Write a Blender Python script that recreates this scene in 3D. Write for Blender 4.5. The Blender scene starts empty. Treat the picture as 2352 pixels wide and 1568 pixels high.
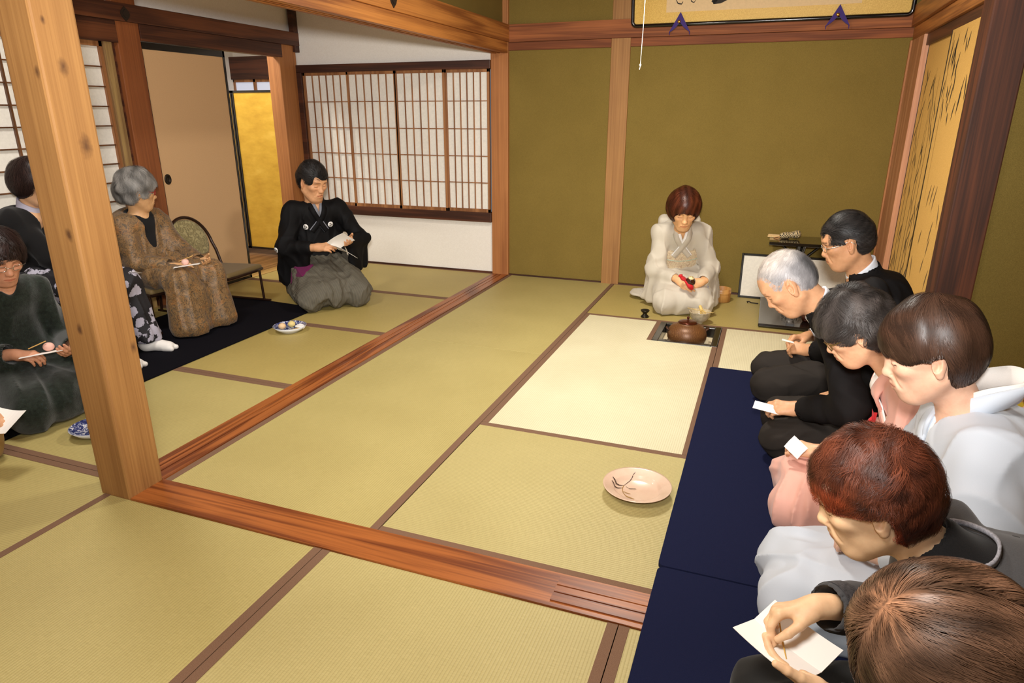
import bpy, bmesh, math, random
import numpy as np
from mathutils import Vector, Matrix, Euler

SC = bpy.context.scene
COL = SC.collection
rng = np.random.default_rng(7)
random.seed(7)

# ------------------------------------------------------------------ camera, world, lamps, exposure
U = 0.94                                   # width of one tatami mat
YB = 4 * U                                 # far wall of the tea room
CAM = np.array([2.1882, -1.7687, 1.4216]) * U
PITCH, YAW, ROLL = 0.3260, 0.3581, 0.0008
def cam_axes(p, y, r):
    cp, sp, cy, sy, cr, sr = math.cos(p), math.sin(p), math.cos(y), math.sin(y), math.cos(r), math.sin(r)
    f = Vector((-sy * cp, cy * cp, -sp)); right = Vector((cy, sy, 0)); up = right.cross(f)
    return cr * right + sr * up, -sr * right + cr * up, f
R_, U_, F_ = cam_axes(PITCH, YAW, ROLL)
cam = bpy.data.cameras.new('camera'); cam_ob = bpy.data.objects.new('camera', cam); COL.objects.link(cam_ob)
cam_ob.matrix_world = Matrix(((R_.x, U_.x, -F_.x, CAM[0]), (R_.y, U_.y, -F_.y, CAM[1]), (R_.z, U_.z, -F_.z, CAM[2]), (0, 0, 0, 1)))
cam.sensor_width = 36.0; cam.lens = 36.0 * 1539.5 / 2352; cam.clip_start = 0.02
SC.camera = cam_ob

SC.view_settings.view_transform = 'Standard'
SC.view_settings.look = 'None'
SC.view_settings.exposure = 0.36
SC.view_settings.gamma = 1.0
SC.view_settings.use_curve_mapping = False
world = bpy.data.worlds.new('world'); SC.world = world; world.use_nodes = True
world.node_tree.nodes['Background'].inputs[0].default_value = (0.75, 0.85, 1.0, 1)
world.node_tree.nodes['Background'].inputs[1].default_value = 0.35

def lamp(name, loc, power, color, size, shape='DISK', rot=(0, 0, 0), size_y=None, spread=math.pi):
    l = bpy.data.lights.new(name, 'AREA'); l.energy = power; l.color = color; l.shape = shape; l.size = size
    if size_y: l.size_y = size_y
    l.spread = spread
    o = bpy.data.objects.new(name, l); COL.objects.link(o); o.location = loc; o.rotation_euler = rot
    return o
WARM = (1.0, 0.94, 0.84)
lamp('ceiling_lamp_tea_room', (1.40, 1.86, 2.22), 38, WARM, 0.34)
lamp('ceiling_lamp_front_room', (1.5, -1.3, 2.08), 37, (1.0, 0.96, 0.90), 0.6)
lamp('ceiling_lamp_side_room', (-0.95, 0.4, 2.50), 22, (1.0, 0.95, 0.88), 0.5)
lamp('ceiling_lamp_hall', (-2.75, 2.9, 2.5), 34, (1.0, 0.95, 0.85), 0.5)
# the photographer's flash, just above the lens, head tilted up
fl_l = bpy.data.lights.new('camera_flash', 'SPOT'); fl_l.energy = 500; fl_l.color = (1.0, 0.98, 0.96); fl_l.shadow_soft_size = 0.07; fl_l.spot_size = math.radians(120); fl_l.spot_blend = 1.0
fl_o = bpy.data.objects.new('camera_flash', fl_l); COL.objects.link(fl_o); fl_o.location = (CAM[0], CAM[1] - 0.03, 1.53)
fl_o.rotation_euler = Vector((-math.sin(math.radians(20)), math.cos(math.radians(20)), 0.20)).to_track_quat('-Z', 'Y').to_euler()

# ------------------------------------------------------------------ materials
def lin(c):
    c = np.array(c, float) / 255.0
    v = np.where(c <= 0.04045, c / 12.92, ((c + 0.055) / 1.055) ** 2.4)
    return (float(v[0]), float(v[1]), float(v[2]), 1.0)
class NT:
    def __init__(self, name):
        self.m = bpy.data.materials.new(name); self.m.use_nodes = True
        self.t = self.m.node_tree; self.b = self.t.nodes['Principled BSDF']
    def n(self, typ, **kw):
        nd = self.t.nodes.new(typ)
        for k, v in kw.items():
            if k.startswith('i_'):
                key = k[2:]
                key = int(key) if key.isdigit() else key.replace('_', ' ')
                nd.inputs[key].default_value = v
            else: setattr(nd, k, v)
        return nd
    def l(self, a, ao, b, bi):
        self.t.links.new(a.outputs[ao], b.inputs[bi])
    def coord(self, scale=(1, 1, 1), rot=(0, 0, 0), out='Object'):
        tc = self.n('ShaderNodeTexCoord'); mp = self.n('ShaderNodeMapping')
        mp.inputs['Scale'].default_value = scale; mp.inputs['Rotation'].default_value = rot
        self.l(tc, out, mp, 0); return mp
    def noise(self, vec, scale=5, detail=4, rough=0.55, dist=0.0):
        nd = self.n('ShaderNodeTexNoise'); nd.inputs['Scale'].default_value = scale
        nd.inputs['Detail'].default_value = detail; nd.inputs['Roughness'].default_value = rough
        nd.inputs['Distortion'].default_value = dist
        if vec: self.l(vec, 0, nd, 'Vector')
        return nd
    def ramp(self, src, out, stops, interp='LINEAR'):
        r = self.n('ShaderNodeValToRGB'); cr = r.color_ramp; cr.interpolation = interp
        while len(cr.elements) < len(stops): cr.elements.new(0.5)
        for e, (p, c) in zip(cr.elements, stops): e.position = p; e.color = c
        self.l(src, out, r, 0); return r
    def mix(self, a, b, fac, mode='MIX'):
        # a, b: (node, out) or colour ; fac: (node,out) or float
        m = self.n('ShaderNodeMix'); m.data_type = 'RGBA'; m.blend_type = mode
        for v, k in ((fac, 0), (a, 6), (b, 7)):
            if isinstance(v, tuple) and len(v) == 2 and not isinstance(v[0], (int, float)): self.t.links.new(v[0].outputs[v[1]], m.inputs[k])
            else: m.inputs[k].default_value = v
        return m
    def bump(self, src, out, strength=0.2, dist=0.002):
        b = self.n('ShaderNodeBump'); b.inputs['Strength'].default_value = strength; b.inputs['Distance'].default_value = dist
        self.l(src, out, b, 'Height'); self.l(b, 0, self.b, 'Normal'); return b
    def base(self, node, out): self.l(node, out, self.b, 'Base Color')
    def set(self, **kw):
        for k, v in kw.items(): self.b.inputs[k.replace('_', ' ')].default_value = v
        return self
MATS = {}
def plain(name, rgb, rough=0.6, metal=0.0, spec=0.5, noise=0.0, nscale=40, bump=0.0, coat=0.0, sheen=0.0):
    if name in MATS: return MATS[name]
    t = NT(name); c = lin(rgb); t.set(Base_Color=c, Roughness=rough, Metallic=metal, Specular_IOR_Level=spec, Coat_Weight=coat, Sheen_Weight=sheen)
    if noise > 0 or bump > 0:
        nz = t.noise(t.coord(), nscale, 5)
        if noise > 0:
            d = tuple(max(0, x * (1 - noise)) for x in c[:3]) + (1,); e = tuple(min(1, x * (1 + noise)) for x in c[:3]) + (1,)
            r = t.ramp(nz, 0, [(0.3, d), (0.7, e)]); t.base(r, 0)
        if bump > 0: t.bump(nz, 0, bump)
    MATS[name] = t.m; return t.m
def wood(name, light, dark, axis='Z', rough=0.45, scale=1.0, contrast=1.0, rings=22, coat=0.0):
    if name in MATS: return MATS[name]
    t = NT(name)
    sc = {'X': (0.35, 6, 6), 'Y': (6, 0.35, 6), 'Z': (6, 6, 0.35)}[axis]
    mp = t.coord(tuple(s * scale for s in sc))
    n1 = t.noise(mp, 1.3, 3, 0.5, 0.4)
    w = t.n('ShaderNodeMath', operation='MULTIPLY'); w.inputs[1].default_value = rings; t.l(n1, 0, w, 0)
    s = t.n('ShaderNodeMath', operation='SINE'); t.l(w, 0, s, 0)
    mp2 = t.coord(tuple(v * scale * 14 if v > 1 else v * scale * 3 for v in sc))
    n2 = t.noise(mp2, 1.5, 4, 0.6)
    a = t.n('ShaderNodeMath', operation='MULTIPLY_ADD'); a.inputs[1].default_value = 0.22 * contrast; a.inputs[2].default_value = 0.0; t.l(s, 0, a, 0)
    b = t.n('ShaderNodeMath', operation='ADD'); t.l(a, 0, b, 0); t.l(n2, 0, b, 1)
    r = t.ramp(b, 0, [(0.22, lin(dark)), (0.75, lin(light))])
    n3 = t.noise(t.coord(), 2.2, 2)
    r3 = t.ramp(n3, 0, [(0.3, (0.78, 0.74, 0.7, 1)), (0.65, (1, 1, 1, 1))])
    mx = t.mix((r, 0), (r3, 0), 0.6, 'MULTIPLY'); t.base(mx, 2)
    t.set(Roughness=rough, Coat_Weight=coat); t.bump(n2, 0, 0.12, 0.001)
    MATS[name] = t.m; return t.m

# ------------------------------------------------------------------ mesh helpers
def link(name, me, parent=None, loc=(0, 0, 0), rot=(0, 0, 0)):
    o = bpy.data.objects.new(name, me); COL.objects.link(o); o.location = loc; o.rotation_euler = rot
    if parent is not None: o.parent = parent
    return o
def mesh(name, v, f, mats, parent=None, loc=(0, 0, 0), rot=(0, 0, 0), smooth=False, fm=None):
    me = bpy.data.meshes.new(name)
    v = np.asarray(v, float)
    if isinstance(f, np.ndarray) and f.ndim == 2:
        n, k = f.shape
        me.vertices.add(len(v)); me.vertices.foreach_set('co', v.astype(np.float32).ravel())
        me.loops.add(n * k); me.loops.foreach_set('vertex_index', f.astype(np.int32).ravel())
        me.polygons.add(n); me.polygons.foreach_set('loop_start', np.arange(0, n * k, k, dtype=np.int32))
        try: me.polygons.foreach_set('loop_total', np.full(n, k, np.int32))
        except Exception: pass
        me.update(calc_edges=True); me.validate()
    else:
        me.from_pydata([tuple(p) for p in v], [], [tuple(int(i) for i in q) for q in f])
    for m in (mats if isinstance(mats, (list, tuple)) else [mats]): me.materials.append(m)
    if fm is not None: me.polygons.foreach_set('material_index', np.asarray(fm, np.int32))
    if smooth: me.polygons.foreach_set('use_smooth', np.ones(len(me.polygons), bool))
    me.update()
    return link(name, me, parent, loc, rot)
def empty(name, loc=(0, 0, 0), rz=0.0, label=None, cat=None, group=None, kind=None):
    o = bpy.data.objects.new(name, None); COL.objects.link(o); o.location = loc; o.rotation_euler = (0, 0, rz); o.empty_display_size = 0.1
    return tag(o, label, cat, group, kind)
def tag(o, label=None, cat=None, group=None, kind=None):
    if label: o['label'] = label
    if cat: o['category'] = cat
    if group: o['group'] = group
    if kind: o['kind'] = kind
    return o
class MB:
    """collects shapes into one mesh"""
    def __init__(self): self.v = []; self.f = []; self.m = []; self.s = []
    def add(self, v, f, m=0, smooth=False):
        b = len(self.v); self.v += [tuple(p) for p in v]
        for q in f: self.f.append(tuple(i + b for i in q)); self.m.append(m); self.s.append(smooth)
        return self
    def box(self, lo, hi, bev=0.0, m=0, M=None):
        lo, hi = np.minimum(lo, hi), np.maximum(lo, hi)
        if bev <= 0:
            x0, y0, z0 = lo; x1, y1, z1 = hi
            v = [(x0, y0, z0), (x1, y0, z0), (x1, y1, z0), (x0, y1, z0), (x0, y0, z1), (x1, y0, z1), (x1, y1, z1), (x0, y1, z1)]
            f = [(0, 3, 2, 1), (4, 5, 6, 7), (0, 1, 5, 4), (1, 2, 6, 5), (2, 3, 7, 6), (3, 0, 4, 7)]
        else:
            bm = bmesh.new(); bmesh.ops.create_cube(bm, size=1.0)
            for p in bm.verts:
                p.co = Vector([(lo[i] + hi[i]) / 2 + p.co[i] * (hi[i] - lo[i]) for i in range(3)])
            bev = min(bev, 0.45 * float(np.min(np.array(hi) - np.array(lo))))
            bmesh.ops.bevel(bm, geom=list(bm.edges), offset=bev, segments=2, affect='EDGES', profile=0.5)
            bm.verts.index_update(); v = [tuple(p.co) for p in bm.verts]; f = [tuple(p.index for p in q.verts) for q in bm.faces]; bm.free()
        if M is not None: v = [tuple(M @ Vector(p)) for p in v]
        return self.add(v, f, m)
    def lathe(self, prof, n=32, m=0, c=(0, 0, 0), M=None, close=False, sx=1.0, sy=1.0, smooth=True):
        v = []; f = []; k = len(prof)
        for i in range(n):
            a = 2 * math.pi * i / n
            for r, z in prof: v.append((c[0] + r * math.cos(a) * sx, c[1] + r * math.sin(a) * sy, c[2] + z))
        for i in range(n):
            j = (i + 1) % n
            for q in range(k - 1 if not close else k):
                q2 = (q + 1) % k
                f.append((i * k + q, j * k + q, j * k + q2, i * k + q2))
        if M is not None: v = [tuple(M @ Vector(p)) for p in v]
        return self.add(v, f, m, smooth)
    def tube(self, pts, r, n=10, m=0, caps=True, smooth=True, flat=1.0):
        pts = [Vector(p) for p in pts]; k = len(pts)
        rr = [r] * k if isinstance(r, (int, float)) else list(r)
        v = []; f = []; prev = None
        for i, p in enumerate(pts):
            t = (pts[min(i + 1, k - 1)] - pts[max(i - 1, 0)]).normalized()
            if prev is None:
                a = Vector((0, 0, 1)) if abs(t.z) < 0.9 else Vector((1, 0, 0))
                nx = t.cross(a).normalized()
            else:
                nx = (prev - t * prev.dot(t)).normalized()
            prev = nx; ny = t.cross(nx)
            for j in range(n):
                a = 2 * math.pi * j / n
                v.append(tuple(p + nx * math.cos(a) * rr[i] + ny * math.sin(a) * rr[i] * flat))
        for i in range(k - 1):
            for j in range(n):
                j2 = (j + 1) % n; f.append((i * n + j, i * n + j2, (i + 1) * n + j2, (i + 1) * n + j))
        self.add(v, f, m, smooth)
        if caps:
            self.add(v[:n], [tuple(range(n - 1, -1, -1))], m); self.add(v[-n:], [tuple(range(n))], m)
        return self
    def sphere(self, c, r, nu=20, nv=12, m=0, M=None):
        r = (r, r, r) if isinstance(r, (int, float)) else r
        prof = [(math.sin(math.pi * i / nv), -math.cos(math.pi * i / nv)) for i in range(nv + 1)]
        v = []; f = []
        for i in range(nu):
            a = 2 * math.pi * i / nu
            for q, z in prof: v.append((c[0] + r[0] * q * math.cos(a), c[1] + r[1] * q * math.sin(a), c[2] + r[2] * z))
        k = nv + 1
        for i in range(nu):
            j = (i + 1) % nu
            for q in range(nv): f.append((i * k + q, j * k + q, j * k + q + 1, i * k + q + 1))
        if M is not None: v = [tuple(M @ Vector(p)) for p in v]
        return self.add(v, f, m, True)
    def prism(self, poly, z0, z1, m=0, M=None):
        n = len(poly); v = [(x, y, z0) for x, y in poly] + [(x, y, z1) for x, y in poly]
        f = [tuple(range(n - 1, -1, -1)), tuple(range(n, 2 * n))] + [(i, (i + 1) % n, n + (i + 1) % n, n + i) for i in range(n)]
        if M is not None: v = [tuple(M @ Vector(p)) for p in v]
        return self.add(v, f, m)
    def build(self, name, mats, parent=None, loc=(0, 0, 0), rot=(0, 0, 0), center=False):
        v = np.array(self.v, float)
        if center:
            c = (v.min(0) + v.max(0)) / 2; c[2] = v[:, 2].min(); v = v - c; loc = tuple(np.array(loc) + c)
        me = bpy.data.meshes.new(name); me.from_pydata([tuple(p) for p in v], [], self.f)
        for mt in (mats if isinstance(mats, (list, tuple)) else [mats]): me.materials.append(mt)
        me.polygons.foreach_set('material_index', np.array(self.m, np.int32)); me.polygons.foreach_set('use_smooth', np.array(self.s, bool))
        me.update()
        return link(name, me, parent, loc, rot)
def struct(name, lo, hi, m, label=None, bev=0.003, cat=None):
    o = MB().box(lo, hi, bev).build(name, m, center=True); return tag(o, label, cat, kind='structure')
def boxpart(name, lo, hi, m, parent, bev=0.0):
    return MB().box(lo, hi, bev).build(name, m, parent)
# ------------------------------------------------------------------ the rooms
M_PINE = wood('pine_post', (172, 125, 70), (140, 95, 48), 'Z', 0.65, 1.0, 0.5, 16)
M_PINE2 = wood('cedar_post', (184, 122, 68), (148, 90, 46), 'Z', 0.6, 1.0, 0.6, 16)
M_DARKP = wood('stained_post', (104, 54, 26), (62, 30, 13), 'Z', 0.7)
M_RAILX = wood('rail_wood_x', (172, 100, 46), (112, 54, 20), 'X', 0.38, 1.2, 1.0, 34, 0.1)
M_RAILY = wood('rail_wood_y', (164, 94, 44), (108, 52, 20), 'Y', 0.4, 1.2, 1.3, 30, 0.1)
M_BEAMX = wood('lintel_wood_x', (168, 100, 54), (116, 62, 30), 'X', 0.75)
M_BEAMY = wood('lintel_wood_y', (196, 128, 62), (138, 80, 36), 'Y', 0.5)
M_DKX = wood('dark_wood_x', (92, 50, 30), (52, 26, 16), 'X', 0.5)
M_DKY = wood('dark_wood_y', (104, 58, 32), (60, 30, 18), 'Y', 0.5)
M_BOARD = wood('alcove_board', (206, 158, 98), (170, 120, 66), 'Y', 0.4)
M_CEIL = wood('ceiling_boards', (190, 150, 100), (150, 110, 70), 'Y', 0.6)
M_BAR = wood('lattice_wood', (176, 122, 76), (132, 84, 48), 'Z', 0.5)

def olive_mat():
    t = NT('olive_plaster'); mp = t.coord(); n1 = t.noise(mp, 420, 4, 0.7); n2 = t.noise(mp, 3, 3)
    r = t.ramp(n1, 0, [(0.3, lin((108, 90, 42))), (0.7, lin((146, 124, 64)))])
    r2 = t.ramp(n2, 0, [(0.3, (0.9, 0.9, 0.88, 1)), (0.7, (1, 1, 1, 1))])
    mx = t.mix((r, 0), (r2, 0), 1.0, 'MULTIPLY'); t.base(mx, 2); t.set(Roughness=0.95, Specular_IOR_Level=0.15); t.bump(n1, 0, 0.35, 0.002); return t.m
M_OLIVE = olive_mat()
def white_mat():
    t = NT('white_plaster'); n1 = t.noise(t.coord(), 120, 4, 0.6)
    r = t.ramp(n1, 0, [(0.3, lin((236, 230, 220))), (0.7, lin((245, 240, 231)))]); t.base(r, 0); t.set(Roughness=0.9, Specular_IOR_Level=0.2); t.bump(n1, 0, 0.1, 0.001); return t.m
M_WHITE = white_mat()
def paper_mat(name, rgb, trans=0.25):
    t = NT(name); n1 = t.noise(t.coord((1, 1, 1)), 60, 5, 0.65)
    c = np.array(lin(rgb)); r = t.ramp(n1, 0, [(0.3, tuple(c * 0.93)[:3] + (1,)), (0.7, tuple(np.minimum(c * 1.05, 1))[:3] + (1,))]); t.base(r, 0)
    t.set(Roughness=0.85, Specular_IOR_Level=0.2); return t.m
M_SHOJI = paper_mat('shoji_paper', (240, 236, 226))
def tatami_mat(name, a, b, seed):
    """fine rush ribs along the mat's long (local Y) direction"""
    t = NT(name); tc = t.n('ShaderNodeTexCoord'); sp = t.n('ShaderNodeSeparateXYZ'); t.l(tc, 'Object', sp, 0)
    mu = t.n('ShaderNodeMath', operation='MULTIPLY'); mu.inputs[1].default_value = 2 * math.pi / 0.0094; t.l(sp, 0, mu, 0)
    sn = t.n('ShaderNodeMath', operation='SINE'); t.l(mu, 0, sn, 0)
    ab = t.n('ShaderNodeMath', operation='MULTIPLY_ADD'); ab.inputs[1].default_value = 0.5; ab.inputs[2].default_value = 0.5; t.l(sn, 0, ab, 0)
    pw = t.n('ShaderNodeMath', operation='POWER'); pw.inputs[1].default_value = 0.5; t.l(ab, 0, pw, 0)
    mp = t.n('ShaderNodeMapping'); mp.inputs['Scale'].default_value = (30, 900, 1); mp.inputs['Location'].default_value = (seed, seed * 3.1, 0); t.l(tc, 'Object', mp, 0)
    n1 = t.noise(mp, 1.0, 3, 0.7)
    n2 = t.noise(None, 2.3, 3, 0.5); mp2 = t.n('ShaderNodeMapping'); mp2.inputs['Location'].default_value = (seed * 5, seed, seed); t.l(tc, 'Object', mp2, 0); t.l(mp2, 0, n2, 'Vector')
    r = t.ramp(n1, 0, [(0.25, lin(a)), (0.75, lin(b))])
    rib = t.ramp(pw, 0, [(0.0, (0.66, 0.62, 0.52, 1)), (0.55, (1, 1, 1, 1))])
    m1 = t.mix((r, 0), (rib, 0), 0.55, 'MULTIPLY')
    big = t.ramp(n2, 0, [(0.3, (0.90, 0.89, 0.86, 1)), (0.7, (1.0, 1.0, 1.0, 1))])
    m2 = t.mix((m1, 2), (big, 0), 1.0, 'MULTIPLY'); t.base(m2, 2)
    t.set(Roughness=0.5, Specular_IOR_Level=0.35); t.bump(pw, 0, 0.35, 0.0012); return t.m
M_TA = [tatami_mat('tatami_rush_%s' % n, a, b, s) for n, a, b, s in (
    ('golden', (168, 153, 94), (197, 182, 120), 1.3), ('pale', (212, 204, 168), (234, 227, 194), 2.1),
    ('straw', (172, 158, 102), (201, 187, 130), 3.7), ('olive', (164, 146, 84), (194, 174, 106), 4.9))]
def hem_mat():
    t = NT('hem_cloth'); mp = t.coord((1, 1, 1)); n1 = t.noise(mp, 700, 2, 0.6)
    r = t.ramp(n1, 0, [(0.3, lin((104, 76, 58))), (0.7, lin((134, 104, 82)))]); t.base(r, 0); t.set(Roughness=0.8, Specular_IOR_Level=0.2); t.bump(n1, 0, 0.2, 0.0005); return t.m
M_HEM = hem_mat()

# floor below the mats (boarded), with the hearth pit left open
HX0, HX1, HY0, HY1 = 1.478, 1.8750, 2.372, 2.7880
fl = MB()
def floor_slab(mb, x0, x1, y0, y1): mb.box((x0, y0, -0.12), (x1, y1, -0.052))
for x0, x1, y0, y1 in ((-4.6, HX0, -4.2, 5.4), (HX1, 4.0, -4.2, 5.4), (HX0, HX1, -4.2, HY0), (HX0, HX1, HY1, 5.4)): floor_slab(fl, x0, x1, y0, y1)
fl.box((HX0 - 0.02, HY0 - 0.02, -0.5), (HX1 + 0.02, HY1 + 0.02, -0.47))
tag(fl.build('floor', wood('floor_boards', (150, 110, 70), (110, 76, 44), 'Y')), 'boarded floor below the mats of the rooms', kind='structure')

# tatami mats: (x0, x1, y0, y1, long axis, material, label, hole)
G = 0.0012
def tatami(x0, x1, y0, y1, axis, mi, label, hole=None, hems=(1, 1)):
    cx, cy = (x0 + x1) / 2, (y0 + y1) / 2
    w, L = (x1 - x0, y1 - y0) if axis == 'Y' else (y1 - y0, x1 - x0)
    rz = 0 if axis == 'Y' else math.pi / 2
    root = empty('tatami_mat', (cx, cy, 0), rz, label, 'tatami mat', 'tatami mats of the floor')
    a, b = w / 2 - G, L / 2 - G
    mb = MB()
    if hole is None: mb.box((-a, -b, -0.05), (a, b, 0), 0.0015)
    else:
        hx0, hx1, hy0, hy1 = hole[0] - cx, hole[1] - cx, hole[2] - cy, hole[3] - cy
        mb.box((-a, -b, -0.05), (a, hy0, 0)); mb.box((-a, hy0, -0.05), (hx0, b, 0))
        if hy1 < b - .004: mb.box((hx0, hy1, -0.05), (a, b, 0))
    mb.build('rush_surface', M_TA[mi], root)
    hw = 0.030
    for s, on in ((-1, hems[0]), (1, hems[1])):
        if not on: continue
        y1_ = b if not (hole is not None and s > 0) else hole[2] - cy
        MB().box((s * a, -b, -0.048), (s * (a - hw), y1_, 0.0016), 0.0006).build('hem', M_HEM, root)
    if hole is not None:
        MB().box((hole[0] - cx - hw, hole[2] - cy, -0.048), (hole[0] - cx, b, 0.0016), 0.0006).build('hem', M_HEM, root)
    return root
w_ = 0.148
XA, XB, XC = 0.946, 1.877, 2.818
Y1, Y3 = 0.914, 2.790
tatami(0, XA, 0, 1.88, 'Y', 0, 'tatami mat in the near left corner of the tea room, beside both threshold rails')
tatami(0, XA, 1.88, YB, 'Y', 0, 'tatami mat in the far left corner of the tea room, below the olive wall')
tatami(XA, XC, 0, Y1, 'X', 2, 'tatami mat under the pink painted plate', None)
tatami(XA, XB, Y1, Y3, 'Y', 1, 'pale new tatami mat with the hearth cut in its corner', (HX0, HX1, HY0, HY1))
tatami(XB, XC, Y1, Y3, 'Y', 1, 'pale tatami mat right of the hearth, half under the navy carpet', None)
tatami(XA, XC, Y3, YB, 'X', 3, 'tatami mat on which the tea host kneels, along the olive wall')
FY0 = -w_ - 1.88
tatami(-0.128, 0.833, FY0, -w_, 'Y', 0, 'tatami mat at the foot of the big near pillar, this side of the rail')
tatami(0.833, 1.806, FY0, -w_, 'Y', 2, 'tatami mat in front of the near rail, left of the navy carpet')
tatami(1.806, 2.80, FY0, -w_, 'Y', 2, 'tatami mat under the near end of the right navy carpet')
LX0, LX1 = -2.03, -w_
for i, (y0, y1, mi, lab) in enumerate(((-1.93, -0.985, 0, 'tatami mat in the side room, nearest the camera, left of the pillar'), (-0.985, -0.040, 0, 'tatami mat in the side room, at the lower left edge behind the pillar foot'),
        (-0.040, 0.945, 0, 'tatami mat in the side room, under the half-hidden blue plate'), (0.945, 1.885, 3, 'tatami mat in the side room, in front of the blue plate of sweets'),
        (1.885, 2.825, 3, 'tatami mat in the side room, under the man in black kimono'), (2.825, YB, 3, 'tatami mat in the side room, below the shoji window'))):
    tatami(LX0, LX1 if y0 > -0.5 else LX1 + 0.02, y0, y1, 'X', mi, lab)

# threshold rails
def rail(name, lo, hi, m, grooves, axis, label):
    mb = MB(); lo = np.array(lo, float); hi = np.array(hi, float); a = 0 if axis == 'Y' else 1
    cuts = sorted(grooves); p = lo[a]
    segs = []
    for g0, g1 in cuts: segs.append((p, g0, 0)); segs.append((g0, g1, 0.004)); p = g1
    segs.append((p, hi[a], 0))
    for s0, s1, dz in segs:
        l2, h2 = lo.copy(), hi.copy(); l2[a], h2[a] = s0, s1; h2[2] -= dz; mb.box(l2, h2)
    return tag(mb.build(name, m, center=True), label, kind='structure')
rail('trim_1', (0, -w_, -0.05), (2.83, 0.0, 0.006), M_RAILX, [(-0.092, -0.078), (-0.068, -0.054)] if False else [], 'X', 'polished wooden threshold rail across the front of the tea room')
rail('trim_2', (-w_, 0, -0.05), (0, YB - 0.02, 0.006), M_RAILY, [(-0.098, -0.092), (-0.062, -0.056)], 'Y', 'polished wooden threshold rail along the left side of the tea room')
rail('trim_18', (1.60, -0.128, 0.0055), (2.83, -0.018, 0.0105), M_RAILX, [(-0.094, -0.089), (-0.062, -0.057)], 'X', 'grooved strip of the front threshold rail beside the navy carpet')

# pillars
def knotty(base, knots):
    """the same pine with dark knots; positions in the object's own space"""
    m = base.copy(); m.name = 'pine_with_knots'; nt = m.node_tree; b = nt.nodes['Principled BSDF']; src = b.inputs['Base Color'].links[0].from_socket; tc = nt.nodes.new('ShaderNodeTexCoord')
    ns = nt.nodes.new('ShaderNodeTexNoise'); ns.inputs['Scale'].default_value = 45; nt.links.new(tc.outputs['Object'], ns.inputs['Vector'])
    for (c, r) in knots:
        mp = nt.nodes.new('ShaderNodeMapping'); mp.vector_type = 'POINT'; mp.inputs['Location'].default_value = tuple(-x * q for x, q in zip(c, (1, 1, .6))); mp.inputs['Scale'].default_value = (1, 1, .6); nt.links.new(tc.outputs['Object'], mp.inputs[0])
        ln = nt.nodes.new('ShaderNodeVectorMath'); ln.operation = 'LENGTH'; nt.links.new(mp.outputs[0], ln.inputs[0])
        ad = nt.nodes.new('ShaderNodeMath'); ad.operation = 'MULTIPLY_ADD'; ad.inputs[1].default_value = r * 1.3; nt.links.new(ns.outputs[0], ad.inputs[0]); nt.links.new(ln.outputs['Value'], ad.inputs[2])
        mr = nt.nodes.new('ShaderNodeMapRange'); mr.inputs[1].default_value = r * .9; mr.inputs[2].default_value = r * 2.3; mr.inputs[3].default_value = .85; mr.inputs[4].default_value = 0; nt.links.new(ad.outputs[0], mr.inputs[0])
        mx = nt.nodes.new('ShaderNodeMix'); mx.data_type = 'RGBA'; mx.inputs[7].default_value = lin((78, 46, 24)); nt.links.new(mr.outputs[0], mx.inputs[0]); nt.links.new(src, mx.inputs[6]); src = mx.outputs[2]
    nt.links.new(src, b.inputs['Base Color']); return m
KN = [((-.03, -.148, .97), .010), ((-.075, -.148, .645), .009), ((-.02, -.148, 1.455), .008), ((0, -.052, 1.24), .016), ((0, -.076, 1.475), .011), ((0, -.112, 1.60), .006), ((0, -.02, .55), .010)]
struct('pillar', (-w_, -w_, -0.05), (0, 0, 2.6), knotty(M_PINE, [((x + w_ / 2, y + w_ / 2, z + .05), r) for (x, y, z), r in KN]), 'thick pale pine pillar with knots standing in the left foreground', 0.009)
struct('pillar', (-w_, YB - 0.03, -0.05), (0.002, YB + 0.12, 2.6), M_PINE2, 'cedar pillar between the shoji window and the olive wall', 0.004)
struct('pillar', (0.830, YB - 0.018, -0.02), (0.976, YB + 0.1, 2.6), M_PINE, 'pale pine pillar set into the olive wall', 0.004)
struct('pillar', (LX0 - 0.13, 1.900, -0.05), (LX0 + 0.004, 2.085, 2.6), wood('reddish_post', (144, 82, 40), (108, 56, 24), 'Z', 0.6, 1.0, 0.7, 16), 'reddish pillar between the paper screens and the sliding door', 0.005)
struct('pillar', (LX0 - 0.13, 3.505, -0.05), (LX0 + 0.004, 3.735, 1.914), M_PINE2, 'brown pillar beside the gold folding screen', 0.005)
struct('pillar', (LX0 - 0.02, YB - 0.06, 1.86), (LX0 + 0.03, YB + 0.01, 2.6), M_DKX, 'thin dark strut in the upper far corner of the side room', 0.003)
struct('pillar', (2.832, 1.850, 0.0), (2.985, 2.030, 2.6), M_DARKP, 'dark stained alcove pillar at the right edge', 0.006)
struct('pillar', (2.832, YB - 0.43, -0.02), (2.96, YB - 0.02, 1.80), wood('pinkish_cedar', (206, 148, 108), (176, 114, 78), 'Z'), 'pinkish cedar board beside the painted doors', 0.003)
struct('trim_3', (2.822, YB - 0.024, 0.0), (2.86, YB + 0.01, 1.80), M_PINE2, 'thin red brown corner strip of the olive wall', 0.002)

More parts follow.
